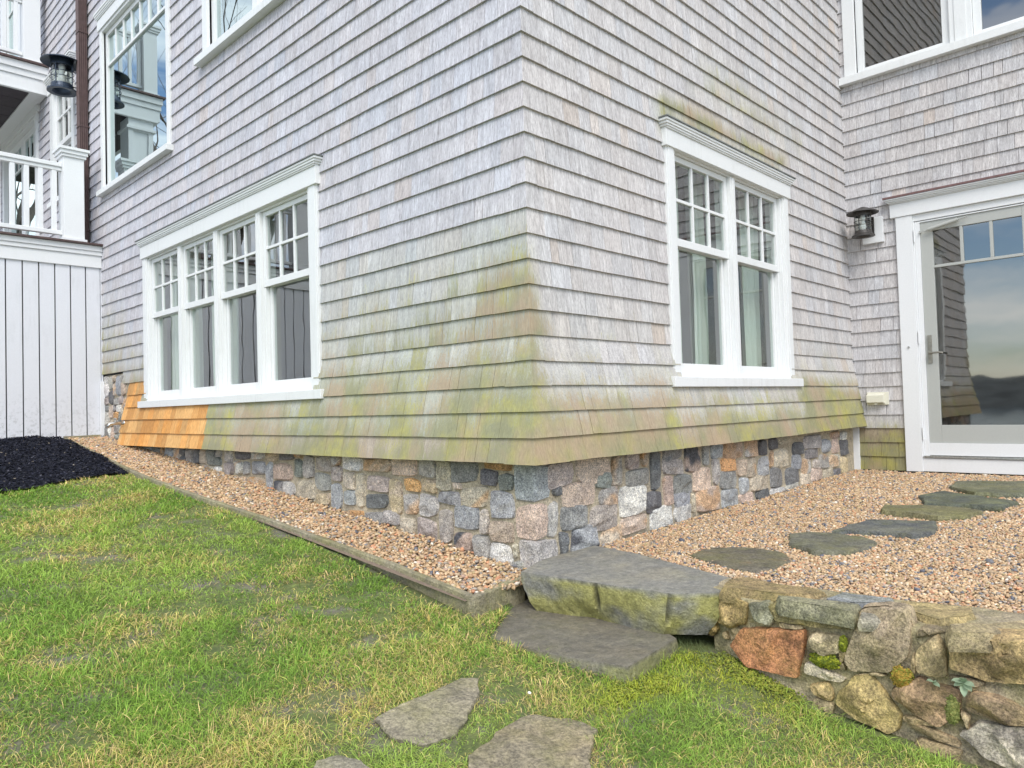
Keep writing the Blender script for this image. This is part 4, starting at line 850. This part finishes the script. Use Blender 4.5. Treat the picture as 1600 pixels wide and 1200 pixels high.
slab('lawn_flagstone', 'lichen spotted flagstone sunk in the lawn left of the large one', 'flagstone', [(-1.334, -0.524), (-1.229, -0.502), (-1.079, -0.49), (-0.95, -0.492), (-0.895, -0.526), (-0.985, -0.613), (-1.119, -0.712), (-1.208, -0.746), (-1.301, -0.722), (-1.354, -0.628)], 0.636, 0.580, 31, M_FLAG, (.30,.27,.20), LS, .005, tilt=(0, .1), tone2=(.36,.33,.22), top_rough=.010, chamf=.003, edge_noise=.03)
slab('lawn_flagstone', 'large worn flagstone in the lawn at the bottom edge of the photo', 'flagstone', [(-1.276, -0.862), (-1.171, -0.851), (-1.047, -0.831), (-0.941, -0.834), (-0.878, -0.922), (-0.868, -1.029), (-0.976, -1.091), (-1.086, -1.156), (-1.202, -1.187), (-1.332, -1.105), (-1.362, -0.969)], 0.597, 0.541, 32, M_FLAG, (.29,.255,.18), LS, .005, tilt=(0, .1), tone2=(.36,.30,.19), top_rough=.010, chamf=.003, edge_noise=.03)
slab('lawn_flagstone', 'small grey flagstone cut off by the bottom edge of the photo', 'flagstone', [(-1.65, -0.654), (-1.607, -0.615), (-1.555, -0.628), (-1.513, -0.69), (-1.511, -0.777), (-1.614, -0.781)], 0.633, 0.571, 33, M_FLAG, (.22,.20,.17), LS, .005, tilt=(0, .1), tone2=(.28,.26,.2), top_rough=.010, chamf=.003, edge_noise=.03)

# ------------------------------------------------------------------ edging boards
ed = thing('garden_edging', 'low mossy concrete edging round the gravel strip', 'edging', (-.48, -.03, .70))
def edging(path, ztop, h, th, seed):
    path = np.array(path); V = []; seg = np.linalg.norm(np.diff(path, axis=0), axis=1); L_ = np.concatenate([[0], np.cumsum(seg)]); n = int(L_[-1]/.03)
    s = np.linspace(0, L_[-1], n); X = np.interp(s, L_, path[:, 0]); Y = np.interp(s, L_, path[:, 1]); dx = np.gradient(X); dy = np.gradient(Y); l = np.hypot(dx, dy); nx_, ny_ = -dy/l, dx/l
    z = ztop(X, Y)+.005*(fbm(s*9, s*0, 0, seed, 3)-.5)
    prof = [(0, -h), (0, -.004), (.004, 0), (th-.004, 0), (th, -.004), (th, -h)]
    for (w, dz) in prof:
        k = .0035*(fbm(s*30+w*70, np.full(n, dz*40), 0, seed+1, 3)-.5); V.append(np.stack([X+nx_*(w+k), Y+ny_*(w+k), z+dz+k], -1))
    ids = np.arange(len(prof)*n).reshape(len(prof), n); F = np.stack([ids[:-1, :-1], ids[:-1, 1:], ids[1:, 1:], ids[1:, :-1]], -1).reshape(-1, 4)
    caps = np.array([[*ids[:, 0][::-1]], [*ids[:, -1]]]); return np.vstack(V), [F, caps]
for k, (path, h) in enumerate(((([(-.452, -.025), (-.43, .55), (-.452, 1.8), (-.507, 2.8), (-.517, 3.85), (-.372, 6.40)][::-1]), .16), ([(-.478, -.062), (-.085, .005)][::-1], .16), ([(-.012, 6.395), (-.40, 6.395)], .10))):
    V, F = edging(path[::-1] if k == 0 else path[::-1], (lambda x, y: STRIP(x, y)+.012) if k < 2 else (lambda x, y: STRIP(x, y)+.03), h, .042 if k == 1 else .034, 130+k)
    np_mesh('edging_board', V, F, M_EDGE, ed, None, False)

# ------------------------------------------------------------------ stone retaining wall
RW= {"ochre":[[-0.967,0.78],[-0.992,0.827],[-1.112,0.813],[-1.1,0.735],[-1.025,0.7],[-0.959,0.709]],"bluegrey":[[-1.125,0.815],[-1.191,0.834],[-1.224,0.791],[-1.205,0.747],[-1.145,0.76]],"green":[[-1.199,0.815],[-1.243,0.847],[-1.372,0.845],[-1.501,0.84],[-1.491,0.789],[-1.37,0.778],[-1.231,0.772]],"big":[[-1.534,0.857],[-1.602,0.877],[-1.669,0.874],[-1.683,0.794],[-1.67,0.734],[-1.621,0.676],[-1.5,0.652],[-1.476,0.676],[-1.488,0.717]],"orange":[[-1.09,0.712],[-1.204,0.73],[-1.329,0.754],[-1.322,0.682],[-1.298,0.582],[-1.215,0.578],[-1.102,0.581],[-1.031,0.633]],"pale":[[-1.352,0.735],[-1.377,0.756],[-1.457,0.756],[-1.455,0.702],[-1.404,0.68],[-1.343,0.694]],"white":[[-1.332,0.637],[-1.364,0.64],[-1.47,0.614],[-1.454,0.599],[-1.401,0.598],[-1.331,0.601]],"tan":[[-1.345,0.561],[-1.408,0.588],[-1.433,0.552],[-1.417,0.525],[-1.36,0.534]],"yellow":[[-1.452,0.557],[-1.507,0.631],[-1.557,0.646],[-1.597,0.594],[-1.642,0.54],[-1.634,0.495],[-1.606,0.472],[-1.501,0.495],[-1.444,0.525]],"wedge":[[-1.704,0.763],[-1.764,0.824],[-1.784,0.78],[-1.784,0.696],[-1.752,0.689],[-1.701,0.691]],"pink":[[-1.625,0.615],[-1.7,0.669],[-1.819,0.657],[-1.81,0.593],[-1.759,0.534],[-1.696,0.555],[-1.624,0.593]],"capend":[[-1.798,0.824],[-1.886,0.848],[-1.999,0.861],[-2.053,0.862],[-2.048,0.733],[-1.904,0.711],[-1.804,0.728]],"brown":[[-1.842,0.628],[-1.861,0.667],[-1.925,0.67],[-1.99,0.641],[-2.033,0.627],[-1.989,0.602],[-1.933,0.593],[-1.841,0.608]],"whitebig":[[-1.82,0.527],[-1.875,0.576],[-1.988,0.589],[-2.041,0.578],[-2.037,0.475],[-1.983,0.457],[-1.889,0.48]],"flat":[[-1.675,0.528],[-1.813,0.504],[-1.818,0.485],[-1.738,0.489],[-1.674,0.513]],"smallyellow":[[-0.849,0.671],[-0.93,0.708],[-0.962,0.675],[-0.937,0.644],[-0.888,0.652]],"tiny":[[-0.981,0.67],[-1.005,0.679],[-1.018,0.652],[-0.994,0.643]]}
CAP= {"oliveflat":[[0.106,-0.962],[0.188,-1.008],[0.181,-1.292],[0.143,-1.348],[0.029,-1.278],[-0.011,-1.013]],"granite":[[0.082,-1.371],[0.214,-1.388],[0.21,-1.56],[0.145,-1.572],[0.033,-1.405]],"yellowflat":[[0.188,-1.603],[0.259,-1.807],[0.159,-1.827],[0.028,-1.76],[0.078,-1.641]],"capend":[[-0.019,-1.796],[0.188,-1.963],[0.19,-2.021],[0.039,-2.041],[-0.094,-1.826]],"greentop":[[-0.01,-1.227],[0.052,-1.498],[-0.053,-1.496],[-0.046,-1.373],[-0.057,-1.265]],"bigtop":[[0.047,-1.514],[0.139,-1.61],[0.023,-1.656],[-0.07,-1.538]]}
rw = thing('retaining_wall', 'low field stone retaining wall with mortared top between lawn and gravel', 'wall', (0, -1.8, .5))
def rwpos(s, z, off):    # s = y, face towards -X, leaning back a little towards the top
    x = -.030+.05*(z-.5)+np.where(s > -1.12, .05*(s+1.12)/.15, 0)
    return np.stack([x-off, s+0*off, z], -1)
RC = {'ochre': (.44, .36, .19), 'bluegrey': (.30, .33, .30), 'green': (.34, .31, .18), 'big': (.42, .375, .30), 'orange': (.50, .26, .15), 'pale': (.47, .44, .33), 'white': (.52, .51, .46), 'tan': (.40, .33, .20), 'yellow': (.44, .38, .20),
      'wedge': (.42, .37, .25), 'pink': (.40, .30, .22), 'capend': (.44, .36, .21), 'brown': (.34, .28, .20), 'whitebig': (.52, .52, .50), 'flat': (.32, .27, .19), 'smallyellow': (.52, .41, .20), 'tiny': (.42, .36, .24)}
RLAB = {'orange': 'orange red granite block low in the retaining wall', 'whitebig': 'pale grey boulder at the foot of the retaining wall', 'ochre': 'ochre stone at the end of the wall beside the step'}
def face_stone(poly, seed, col, name, out=.045, label=None):
    poly = np.array(poly, float); c = poly.mean(0); poly = c+(poly-c)*1.09; P = []
    for a, b in zip(poly, np.roll(poly, -1, 0)):
        n = max(2, int(np.linalg.norm(b-a)/.010)); P += [a+(b-a)*k/n for k in range(n)]
    P = np.array(P)
    P = (np.roll(P, 1, 0)+2*P+np.roll(P, -1, 0))/4
    P = P+(P-c)/np.linalg.norm(P-c, axis=1, keepdims=True)*(.012*(fbm(P[:, 0]*25+seed, P[:, 1]*25, 0, seed, 3)-.5))[:, None]
    ks = [.02, .15, .3, .45, .6, .72, .82, .90, .955, .985, 1.0, 1.03]; V = []; n = len(P); r = np.random.default_rng(seed); tx, tz_ = r.normal(0, .10, 2); pl = [(r.normal(0, .38), r.normal(0, .38), r.uniform(.75, 1.5)) for _ in range(6)]
    for k in ks:
        q = c+(P-c)*k; h = out*(1-min(1, k)**8) + (.026*(np.floor(fbm(q[:, 0]*9+seed, q[:, 1]*9, 0, seed+1, 3)*6)/6-.5)+.016*(fbm(q[:, 0]*20+seed, q[:, 1]*20, 0, seed+2, 5)-.5))*2*(1-min(1, k)**10) + (q[:, 0]-c[0])*tx*(k < .99) + (q[:, 1]-c[1])*tz_*(k < .99)
        for (a1, a2, a3) in pl: h = np.minimum(h, out*a3+a1*(q[:, 0]-c[0])+a2*(q[:, 1]-c[1])) if k < 1 else h
        if k < .96: h = np.maximum(h, out*.42)
        if k >= 1: h = np.full(n, -.002 if k == 1.0 else -.05)
        V.append(rwpos(q[:, 0], q[:, 1], h))
    V = np.vstack(V); ids = np.arange(len(V)).reshape(len(ks), n); nx = np.roll(ids, -1, 1); F = np.stack([ids[:-1], ids[1:], nx[1:], nx[:-1]], -1).reshape(-1, 4)
    cc = np.array(col)*np.array((1.32, 1.18, 1.02))*(1+.7*(fbm(V[:, 1]*9, V[:, 2]*9, V[:, 0]*9+seed, seed+6, 4)-.5))[:, None]
    dk = np.clip((fbm(V[:, 1]*14+4, V[:, 2]*14, 0, seed+7, 4)-.55)*6, 0, 1)[:, None]; cc = cc*(1-dk*.45)
    o = np_mesh(name, V, [F[:, ::-1], np.array([ids[0][::-1]])], M_FIELD, rw, cc, True, 35)
    if label: o['label'] = label
RW.update({'f1': [(-1.235, .765), (-1.32, .772), (-1.33, .757), (-1.24, .745)], 'f2': [(-1.475, .75), (-1.48, .70), (-1.455, .66), (-1.45, .76)], 'f3': [(-1.34, .665), (-1.40, .672), (-1.47, .64), (-1.465, .665), (-1.43, .675)],
  'f4': [(-1.50, .635), (-1.58, .665), (-1.61, .655), (-1.56, .648)], 'f5': [(-1.68, .69), (-1.695, .675), (-1.70, .735), (-1.69, .75)], 'f6': [(-1.79, .70), (-1.89, .70), (-1.85, .665), (-1.82, .665)], 'f7': [(-1.82, .60), (-1.84, .535), (-1.85, .59)],
  'f8': [(-1.65, .535), (-1.69, .545), (-1.75, .53), (-1.66, .52)], 'f9': [(-1.71, .835), (-1.755, .842), (-1.79, .835), (-1.70, .80)], 'f10': [(-1.01, .70), (-1.03, .65), (-1.08, .70), (-1.05, .715)], 'f11': [(-1.70, .48), (-1.82, .475), (-1.80, .42), (-1.68, .44)], 'f12': [(-1.36, .525), (-1.43, .515), (-1.42, .47), (-1.35, .48)]})
for q, (k, p) in enumerate(RW.items()): face_stone(p, 200+q, RC.get(k, ((.36, .31, .21), (.30, .27, .20), (.42, .37, .27))[q % 3]), 'wall_stone', .05 if k not in ('tiny', 'flat', 'white', 'tan') and k[0] != 'f' else .03, RLAB.get(k))
# the wall runs on beyond the right edge of the photo
rr = random.Random(8); y = -2.08
while y > -3.9:
    w_ = rr.uniform(.16, .3); z = .86
    while z > .42:
        h_ = rr.uniform(.12, .2); zz = max(.40, z-h_); g = .012
        face_stone([(y-g, z-g), (y-g, zz+g), (y-w_+g, zz+g+rr.uniform(-.02, .02)), (y-w_+g, z-g)], rr.randint(300, 900), rr.choice(list(RC.values())), 'wall_stone'); z -= h_
    y -= w_
# mortar body
ys_ = np.linspace(-4.2, -.93, 330); prof = np.concatenate([np.stack([np.full(26, 0.), np.linspace(.30, .828, 26)], -1)]); 
nA = len(prof); V = []
for j, yy in enumerate(ys_):
    xb = float(rw_back(yy))+.03; zt = PATIO(xb, yy)+.012
    for (w, z) in prof: V.append((-99, yy, z))
    for t in np.linspace(.04, 1, 16): V.append((t, yy, 99))
V = np.array(V).reshape(len(ys_), nA+16, 3); Yg = V[..., 1]
Zf = V[:, :nA, 2]; X = rwpos(Yg[:, :nA], Zf, .010-.014*np.clip((.80-Zf)/.06, 0, 1)+.024*(fbm(Yg[:, :nA]*11, Zf*11, 0, 151, 5)-.5))[..., 0]; V[:, :nA, 0] = X
T = V[:, nA:, 0]; xb = rw_back(Yg[:, nA:])+.04; xf = rwpos(Yg[:, nA:], np.full_like(T, .835), 0*T)[..., 0]
V[:, nA:, 0] = xf+(xb-xf)*T; V[:, nA:, 2] = .842+.012*(fbm(V[:, nA:, 0]*9, Yg[:, nA:]*9, 0, 152, 4)-.5)+.012*T-.01*(T < .1)-.045*(T > .99)
ids = np.arange(V.shape[0]*V.shape[1]).reshape(V.shape[:2]); F = np.stack([ids[:-1, :-1], ids[1:, :-1], ids[1:, 1:], ids[:-1, 1:]], -1).reshape(-1, 4)
np_mesh('mortar', V.reshape(-1, 3), F, M_MORTAR2, rw, None, True)
CC = {'oliveflat': (.36, .27, .14), 'granite': (.31, .33, .34), 'yellowflat': (.47, .37, .19), 'capend': (.44, .36, .22), 'greentop': (.31, .30, .20), 'bigtop': (.40, .37, .30)}
for q, (k, p) in enumerate(CAP.items()):
    slab('cap_stone', None, None, p, .858 if k != 'granite' else .856, .80, 170+q, M_FIELD, CC[k], None, .006, undercut=-.01, edge_noise=.02, top_rough=.008, parent=rw)
y = -2.1
while y > -3.9:
    w_ = rr.uniform(.25, .4); slab('cap_stone', None, None, [(-.02, y-.015), (.2, y-.015), (.22, y-w_+.015), (0, y-w_+.015)], .862, .8, rr.randint(300, 900), M_FIELD, rr.choice(list(CC.values())), None, .006, undercut=-.01, top_rough=.008, parent=rw); y -= w_

# moss cushions in the wall joints
for q, (yy, zz, ry, rz, pal) in enumerate(((-1.405, .665, .055, .030, ((.16, .19, .02), (.28, .30, .03), (.10, .13, .02))), (-1.655, .665, .035, .038, ((.30, .20, .04), (.20, .20, .035), (.36, .25, .05))), (-1.47, .735, .012, .03, ((.16, .19, .02), (.24, .27, .03), (.1, .12, .02))), (-1.80, .60, .02, .05, ((.22, .25, .08), (.16, .18, .05), (.3, .3, .1))))):
    rg = np.random.default_rng(600+q); n_ = 900; a = rg.normal(0, .45, (n_, 2)); a = a[np.hypot(a[:, 0], a[:, 1]) < 1]; py_, pz_ = yy+a[:, 0]*ry, zz+a[:, 1]*rz
    pts = rwpos(py_, pz_, .012+.022*(1-np.hypot(a[:, 0], a[:, 1]))+rg.uniform(0, .006, len(a))); m_ = pebbles('moss', pts, .0085, 610+q, .8, 1.0, np.array([.4, .35, .25]), False, M_MULCH, np.array(pal), .3)
    m_.parent = rw; del m_['kind']

# =================================================================== GRASS, MULCH, SMALL PLANTS
SLABS = [([(-.215, -.09), (.05, .01), (.46, .0), (.42, -.30), (.24, -.90), (-.0, -.985), (-.13, -.84), (-.18, -.39)], .0), ([(-.585, -.255), (-.06, .06), (.02, -.30), (-.03, -.71), (-.115, -.85), (-.50, -.885), (-.57, -.57)], -.01)]
FLAGS = [[(-1.334, -0.524), (-1.229, -0.502), (-1.079, -0.49), (-0.95, -0.492), (-0.895, -0.526), (-0.985, -0.613), (-1.119, -0.712), (-1.208, -0.746), (-1.301, -0.722), (-1.354, -0.628)],[(-1.276, -0.862), (-1.171, -0.851), (-1.047, -0.831), (-0.941, -0.834), (-0.878, -0.922), (-0.868, -1.029), (-0.976, -1.091), (-1.086, -1.156), (-1.202, -1.187), (-1.332, -1.105), (-1.362, -0.969)],[(-1.65, -0.654), (-1.607, -0.615), (-1.555, -0.628), (-1.513, -0.69), (-1.511, -0.777), (-1.614, -0.781)]]
mulch_edge = lambda x: 3.98+.06*np.sin(x*5)+.05*(x+1)
GN = 640000
r = np.random.default_rng(77)
d = 1.15+6.8*r.random(GN)**1.25; az0 = math.atan2(.72, .693); az = az0+r.uniform(-1.02, .72, GN)
gx = -2.669+d*np.sin(az); gy = -2.434+d*np.cos(az)
k = (gy < np.where(gx < -.47, mulch_edge(gx), 9)) & ~((gx > edge_x(gy)-.006) & (gy > -.075)) & ~((gx > -.47) & (gy > -.05-.18*0)) & ~((gx > -.52) & (gy > -.075+.18*(gx+.48)) & (gx < -.05))
face_x = np.interp(-gy, [.9, 1.0, 1.12, 1.3, 1.6, 2.0, 4], [.10, .02, -.03, -.075, -.085, -.09, -.09]); k &= ~((gx > face_x) & (gy < -.93))
k &= ~((gx > .0) & (gy > -.95))
for p, g in SLABS: k &= ~inpoly(gx, gy, p, g)
for p in FLAGS:
    e = fbm(gx*14, gy*14, 0, 161, 3); k &= ~(inpoly(gx, gy, p, -.17) | (inpoly(gx, gy, p, .0) & (e > .47)))
bare = fbm(gx*3.4+2, gy*3.4, 0, 162, 4); mud = 0
for (mx_, my_, mr_) in [(-1.002, 0.018, 0.075), (-0.8, 0.167, 0.05), (-1.205, 0.013, 0.05), (-0.589, 1.505, 0.05), (-1.642, 0.948, 0.08), (-1.748, 0.911, 0.06), (-0.857, -0.649, 0.04), (-1.254, -0.309, 0.05), (-1.568, -0.515, 0.05), (-1.676, 0.022, 0.04), (-0.39, -0.489, 0.03), (-0.826, -0.042, 0.05), (-1.441, 0.302, 0.04), (-1.252, 1.529, 0.06)]: mud = mud+np.exp(-(((gx-mx_)/mr_)**2+((gy-my_)/(mr_*.7))**2))
bare = bare+.16*np.clip(mud, 0, 1)*(.4+fbm(gx*20, gy*20, 0, 169, 2)); fine = fbm(gx*11, gy*11, 0, 163, 3)+.5*np.clip(mud, 0, 1); near = np.clip(1-np.abs(gx+1.15)/1.2, 0, 1)
k &= (r.random(GN) < np.clip(1.35-np.clip((bare-.57+.07*near)*9, 0, 1.15)*np.clip((fine-.33)*4, 0, 1)*np.where((gx > -.5) & (gy < -.8), .15, 1), 0.10, 1))
gx, gy, d = gx[k], gy[k], d[k]; n = len(gx); bare = bare[k]
gz = lawn_z(gx, gy)-.014
clump = fbm(gx*5, gy*5, 0, 164, 4); cl2 = fbm(gx*1.4+9, gy*1.4, 0, 165, 3); cl3 = fbm(gx*16, gy*16, 0, 166, 2)
moss = np.exp(-(((gx+.62)/.16)**2+((gy+.93)/.10)**2))*1.0 + np.exp(-(((gx+.42)/.10)**2+((gy+.98)/.08)**2))*.9 + 1.05*np.exp(-((gx+.13)/.17)**2)*np.clip((-gy-.80)/.14, 0, 1)*np.clip((1.42+gy)/.25, 0, 1)
moss = np.clip(moss*(.45+1.1*cl3), 0, 1)
Lb = (.022+.034*clump)*r.uniform(.55, 1.35, n)*(1-.30*moss)*np.clip(1.15-(bare-.45)*1.8, .5, 1.15)
W = np.maximum(.0016, d*.00066)*r.uniform(.7, 1.4, n)
th = r.uniform(0, 2*math.pi, n)+ (fbm(gx*3, gy*3, 0, 167, 3)-.5)*5; lean = np.clip(r.normal(1.15, .33, n), .1, 1.5)*(1-.2*moss)
dx, dy = np.cos(th), np.sin(th); px, py = -dy, dx; tw = r.uniform(-.8, .8, n)
def pt(t, s, lift=0):      # along the blade t, across s
    a = lean*(.55+.6*t); return np.stack([gx+dx*np.sin(a)*Lb*t+px*s*W, gy+dy*np.sin(a)*Lb*t+py*s*W, gz+np.cos(a*.9)*Lb*t+s*W*tw*.6+lift], -1)
V = np.stack([pt(0, -.5), pt(0, .5), pt(.55, .45), pt(.55, -.45), pt(1.0, 0)], 1)
b5 = 5*np.arange(n)[:, None]; Fq = b5+np.array([[0, 1, 2, 3]]); Ft = b5+np.array([[3, 2, 4]])
G1, G2, G3 = np.array((.10, .215, .035)), np.array((.19, .34, .055)), np.array((.33, .46, .11)); YL, ST_, MO = np.array((.50, .47, .16)), np.array((.58, .46, .25)), np.array((.36, .42, .045))
m1 = np.clip((clump-.35)*2.6+r.normal(0, .28, n), 0, 1)[:, None]; c = G1*(1-m1)+G2*m1
m2 = (np.clip((cl2-.42)*3, 0, 1)*.55+r.random(n)*.35)[:, None]; c = c*(1-m2)+G3*m2
ye = fbm(gx*2.6+4, gy*2.6+8, 0, 168, 4); pst = np.clip(.08+1.7*(ye-.44)+np.where(bare > .52, .22, 0), .05, .75); isY = r.random(n) < pst
c[isY] = np.where(r.random((isY.sum(), 1)) < .55, YL, ST_)*r.uniform(.7, 1.15, (isY.sum(), 1))
mm = (moss*(r.random(n) < .9))[:, None]; c = c*(1-mm)+MO*mm*r.uniform(.65, 1.15, (n, 1))
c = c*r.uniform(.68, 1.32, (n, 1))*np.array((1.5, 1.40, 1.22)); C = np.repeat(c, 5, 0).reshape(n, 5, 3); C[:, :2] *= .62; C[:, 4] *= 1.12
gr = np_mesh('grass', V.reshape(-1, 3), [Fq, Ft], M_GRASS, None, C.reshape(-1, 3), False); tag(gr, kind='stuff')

# ------------------------------------------------------------------ mulch bed
mz = lambda x, y: lawn_z(x, y)+.012+.045*np.clip((y-mulch_edge(x))*1.2, 0, 1)*(.4+fbm(x*4, y*4, 0, 171, 4))-.03*np.clip((x+.66)/.12, 0, 1)
def m_mulch():
    m, t, b, o = mat('dark_mulch'); v = coords(t); t.links.new(ramp(t, noise(t, v, 70, 6, .7), .35, .7, c4(.006, .007, .012), c4(.035, .037, .05)), b.inputs['Base Color'])
    b.inputs['Roughness'].default_value = .9; bump(t, b, noise(t, v, 60, 6, .75), .9, .02); return m
mxs = np.linspace(-3.6, -.50, 150); mys = np.linspace(3.7, 6.45, 140)
X, Y = np.meshgrid(mxs, mys, indexing='ij'); Zm = mz(X, Y)+.014*(fbm(X*30, Y*30, 0, 172, 3)-.5); V = np.stack([X, Y, Zm], -1).reshape(-1, 3); ids = np.arange(X.size).reshape(X.shape)
F = np.stack([ids[:-1, :-1], ids[1:, :-1], ids[1:, 1:], ids[:-1, 1:]], -1); kp = (Y[:-1, :-1] > mulch_edge(X[:-1, :-1])-.02) & (X[1:, :-1] < edge_x(Y[:-1, :-1])+.0)
mu = np_mesh('mulch', V, F[kp].reshape(-1, 4), m_mulch(), None, None, True); mu['kind'] = 'stuff'
x, y, r = scatter(-3.6, -.42, 3.9, 6.42, .0135, 173, lambda x, y: (y > mulch_edge(x)) & (x < edge_x(y)-.01))
MP = np.array([(.010, .011, .018), (.018, .02, .032), (.035, .037, .055), (.10, .10, .12), (.30, .26, .20)]); 
pebbles('mulch_chips', np.stack([x, y, mz(x, y)+r.uniform(0, .012, len(x))], -1), .0135, 174, .3, 1.0, np.array([.46, .36, .155, .02, .005]), False, M_MULCH, MP, 1.2)

# ------------------------------------------------------------------ a fallen leaf, a white pebble, a woolly weed
b = MB(); b.col = (.55, .42, .12, 1); L0 = Vector((-.715, -.03, float(lawn_z(-.715, -.03))+.022))
pts = [(-.030, 0, 0), (-.012, .008, .006), (.010, .009, .010), (.030, 0, .020), (.010, -.009, .006), (-.012, -.008, .003)]; i = [b.V(*(L0+Vector((p[0]*.6, p[0]*.8-p[1], p[2])))) for p in pts]; j = b.V(*(L0+Vector((0, 0, .002))))
for q in range(6): b.F(i[q], i[(q+1) % 6], j)
lf = b.build('fallen_leaf', M_LEAF, None, attr=True); tag(lf, 'small curled yellow leaf lying on the grass near the edging', 'leaf')
v, f = ico(); pv = np.array([-.862, -.735, float(lawn_z(-.862, -.735))+.012]); wp = np_mesh('pebble', v*np.array([.006, .008, .005])+pv, f, M_PEB, None, np.tile([.85, .83, .78], (12, 1)), True); tag(wp, 'single white pebble in the grass in front of the lower step', 'pebble')
wd = thing('weed', 'small woolly grey green weed growing from the retaining wall face', 'weed', (-.06, -1.84, .69))
def leaf(root, dirv, length, width, seed):
    r_ = random.Random(seed); dirv = Vector(dirv).normalized(); side = dirv.cross(Vector((-.4, 0, 1))).normalized(); up_ = side.cross(dirv).normalized(); n = 7; B = MB(); rows = []
    for k in range(n+1):
        t = k/n; wv = width*math.sin(math.pi*min(1, t*.92+.06))**.7; p = Vector(root)+dirv*length*t-Vector((0, 0, 1))*length*.25*t*t; B.col = (.30+.05*t, .40+.04*t, .26+.04*t, 1)
        rows.append([B.V(*(p-side*wv+up_*.004)), B.V(*p), B.V(*(p+side*wv+up_*.004))])
    for A, Q in zip(rows, rows[1:]): B.F(A[0], A[1], Q[1], Q[0]); B.F(A[1], A[2], Q[2], Q[1])
    B.build('leaf', M_LEAF, wd, smooth=True, attr=True)
for k, (a, e, l) in enumerate(((0, .5, .050), (1.2, .2, .060), (2.2, .6, .045), (-1.0, .2, .055), (-2.0, .5, .040), (.3, 1.1, .04), (3.0, -.3, .05))): leaf((-.085, -1.845, .705), (-.6, -math.sin(a), math.cos(a)*.7+.2*e), l*.7, .011, k)
for k, a in enumerate((-.6, .5, 1.6)): leaf((-.085, -1.76, .685), (-.6, -math.sin(a), math.cos(a)*.6), .026, .008, 20+k)
# short weeds in the gap beside the thick step
x, y, r = scatter(-.16, .02, -1.02, -.80, .012, 181, lambda x, y: np.random.default_rng(1).random(len(x)) < .75)
V = []; F = []; C = []
for q in range(len(x)):
    zz = float(lawn_z(x[q], y[q]))-.005; a = r.uniform(0, 6.28); l = r.uniform(.03, .07); dx_, dy_ = math.cos(a)*l*.6, math.sin(a)*l*.6; bq = len(V)
    V += [(x[q]-.0012, y[q], zz), (x[q]+.0012, y[q], zz), (x[q]+dx_, y[q]+dy_, zz+l*.8)]; F.append((bq, bq+1, bq+2)); C += [np.array((.22, .28, .12))*r.uniform(.7, 1.2)]*3
tf = np_mesh('weed_tuft', V, np.array(F), M_GRASS, None, np.array(C)); tag(tf, 'thin grass tuft at the foot of the thick step by the wall', 'grass tuft')

# ------------------------------------------------------------------ leafless trees beyond the lawn (seen in the windows)
def tree(loc, h, seed, label):
    r_ = random.Random(seed); t = thing('bare_tree', label, 'tree', loc, 'leafless trees beyond the lawn'); Tm = MB(); Br = MB()
    def grow(B, p, dv, l, rad, dep):
        n = 3; path = [p]; rs = [rad]; q = p.copy(); d_ = dv.copy()
        for k in range(n): d_ = (d_+Vector((r_.gauss(0, .13), r_.gauss(0, .13), r_.gauss(.03, .08)))).normalized(); q = q+d_*l/n; path.append(q.copy()); rs.append(rad*(1-.32*(k+1)/n))
        B.tube(path, rs, 5 if dep < 3 else 3, False)
        if dep >= 6: return
        for k in range(2 if dep else 4 if r_.random() < .6 else 3):
            ax = Vector((r_.gauss(0, 1), r_.gauss(0, 1), r_.gauss(0, .35))).normalized(); nd_ = (d_+ax*r_.uniform(.45, .95)+Vector((0, 0, .15))).normalized(); grow(Br, path[-1] if k == 0 or r_.random() < .5 else path[2], nd_, l*r_.uniform(.62, .85), rs[-1]*r_.uniform(.55, .75), dep+1)
        if dep in (2, 3, 4): grow(Br, path[1], (d_+Vector((r_.gauss(0, .8), r_.gauss(0, .8), .2))).normalized(), l*.5, rs[1]*.4, dep+2)
    grow(Tm, Vector(loc), Vector((0, 0, 1)), h*.30, h*.022, 0)
    Tm.build('trunk', M_BARK, t); Br.build('branches', M_BARK, t)
TL = ['tall leafless tree nearest the deck, mirrored in the tall picture window', 'tall leafless tree just behind the one nearest the deck', 'mid sized leafless tree far beyond the deck', 'small leafless tree on the open lawn towards the water', 'leafless tree at the far edge of the lawn by the water', 'tallest leafless tree, behind the decks close to the house line']
for k, (x, y, h) in enumerate(((-6.4, 19.5, 17), (-9.5, 24, 17), (-13, 33, 13), (-21, 9, 9), (-26, 22, 11), (-3.6, 27, 18))):
    tree((x, y, float(lawn_z(x, y))-.1), h, 40+k, TL[k])

# moss creeping over the ground along the wall foot and below the lower step
x, y, r = scatter(-.75, .05, -1.45, -.78, .0058, 191, lambda x, y: ~inpoly(x, y, SLABS[1][0], .0) & ~inpoly(x, y, SLABS[0][0], .0) & ((np.exp(-(((x+.60)/.15)**2+((y+.93)/.07)**2))+np.exp(-(((x+.42)/.10)**2+((y+.97)/.06)**2))+1.1*np.exp(-((x+.06)/.11)**2)*(y < -.9)*np.clip((1.38+y)/.15, 0, 1))*(.25+1.5*fbm(x*16, y*16, 0, 192, 3)) > .35+.9*np.random.default_rng(9).random(len(x))))
pebbles('ground_moss', np.stack([x, y, lawn_z(x, y)-.010+r.uniform(0, .012, len(x))], -1), .0075, 193, .9, 1.0, np.array([.4, .3, .2, .1]), False, M_MULCH, np.array([(.25, .29, .045), (.19, .24, .04), (.31, .32, .06), (.14, .16, .04)]), .3)

for _o in list(COL.objects):
    if _o.type == 'EMPTY' and _o.parent is None: settle(_o)
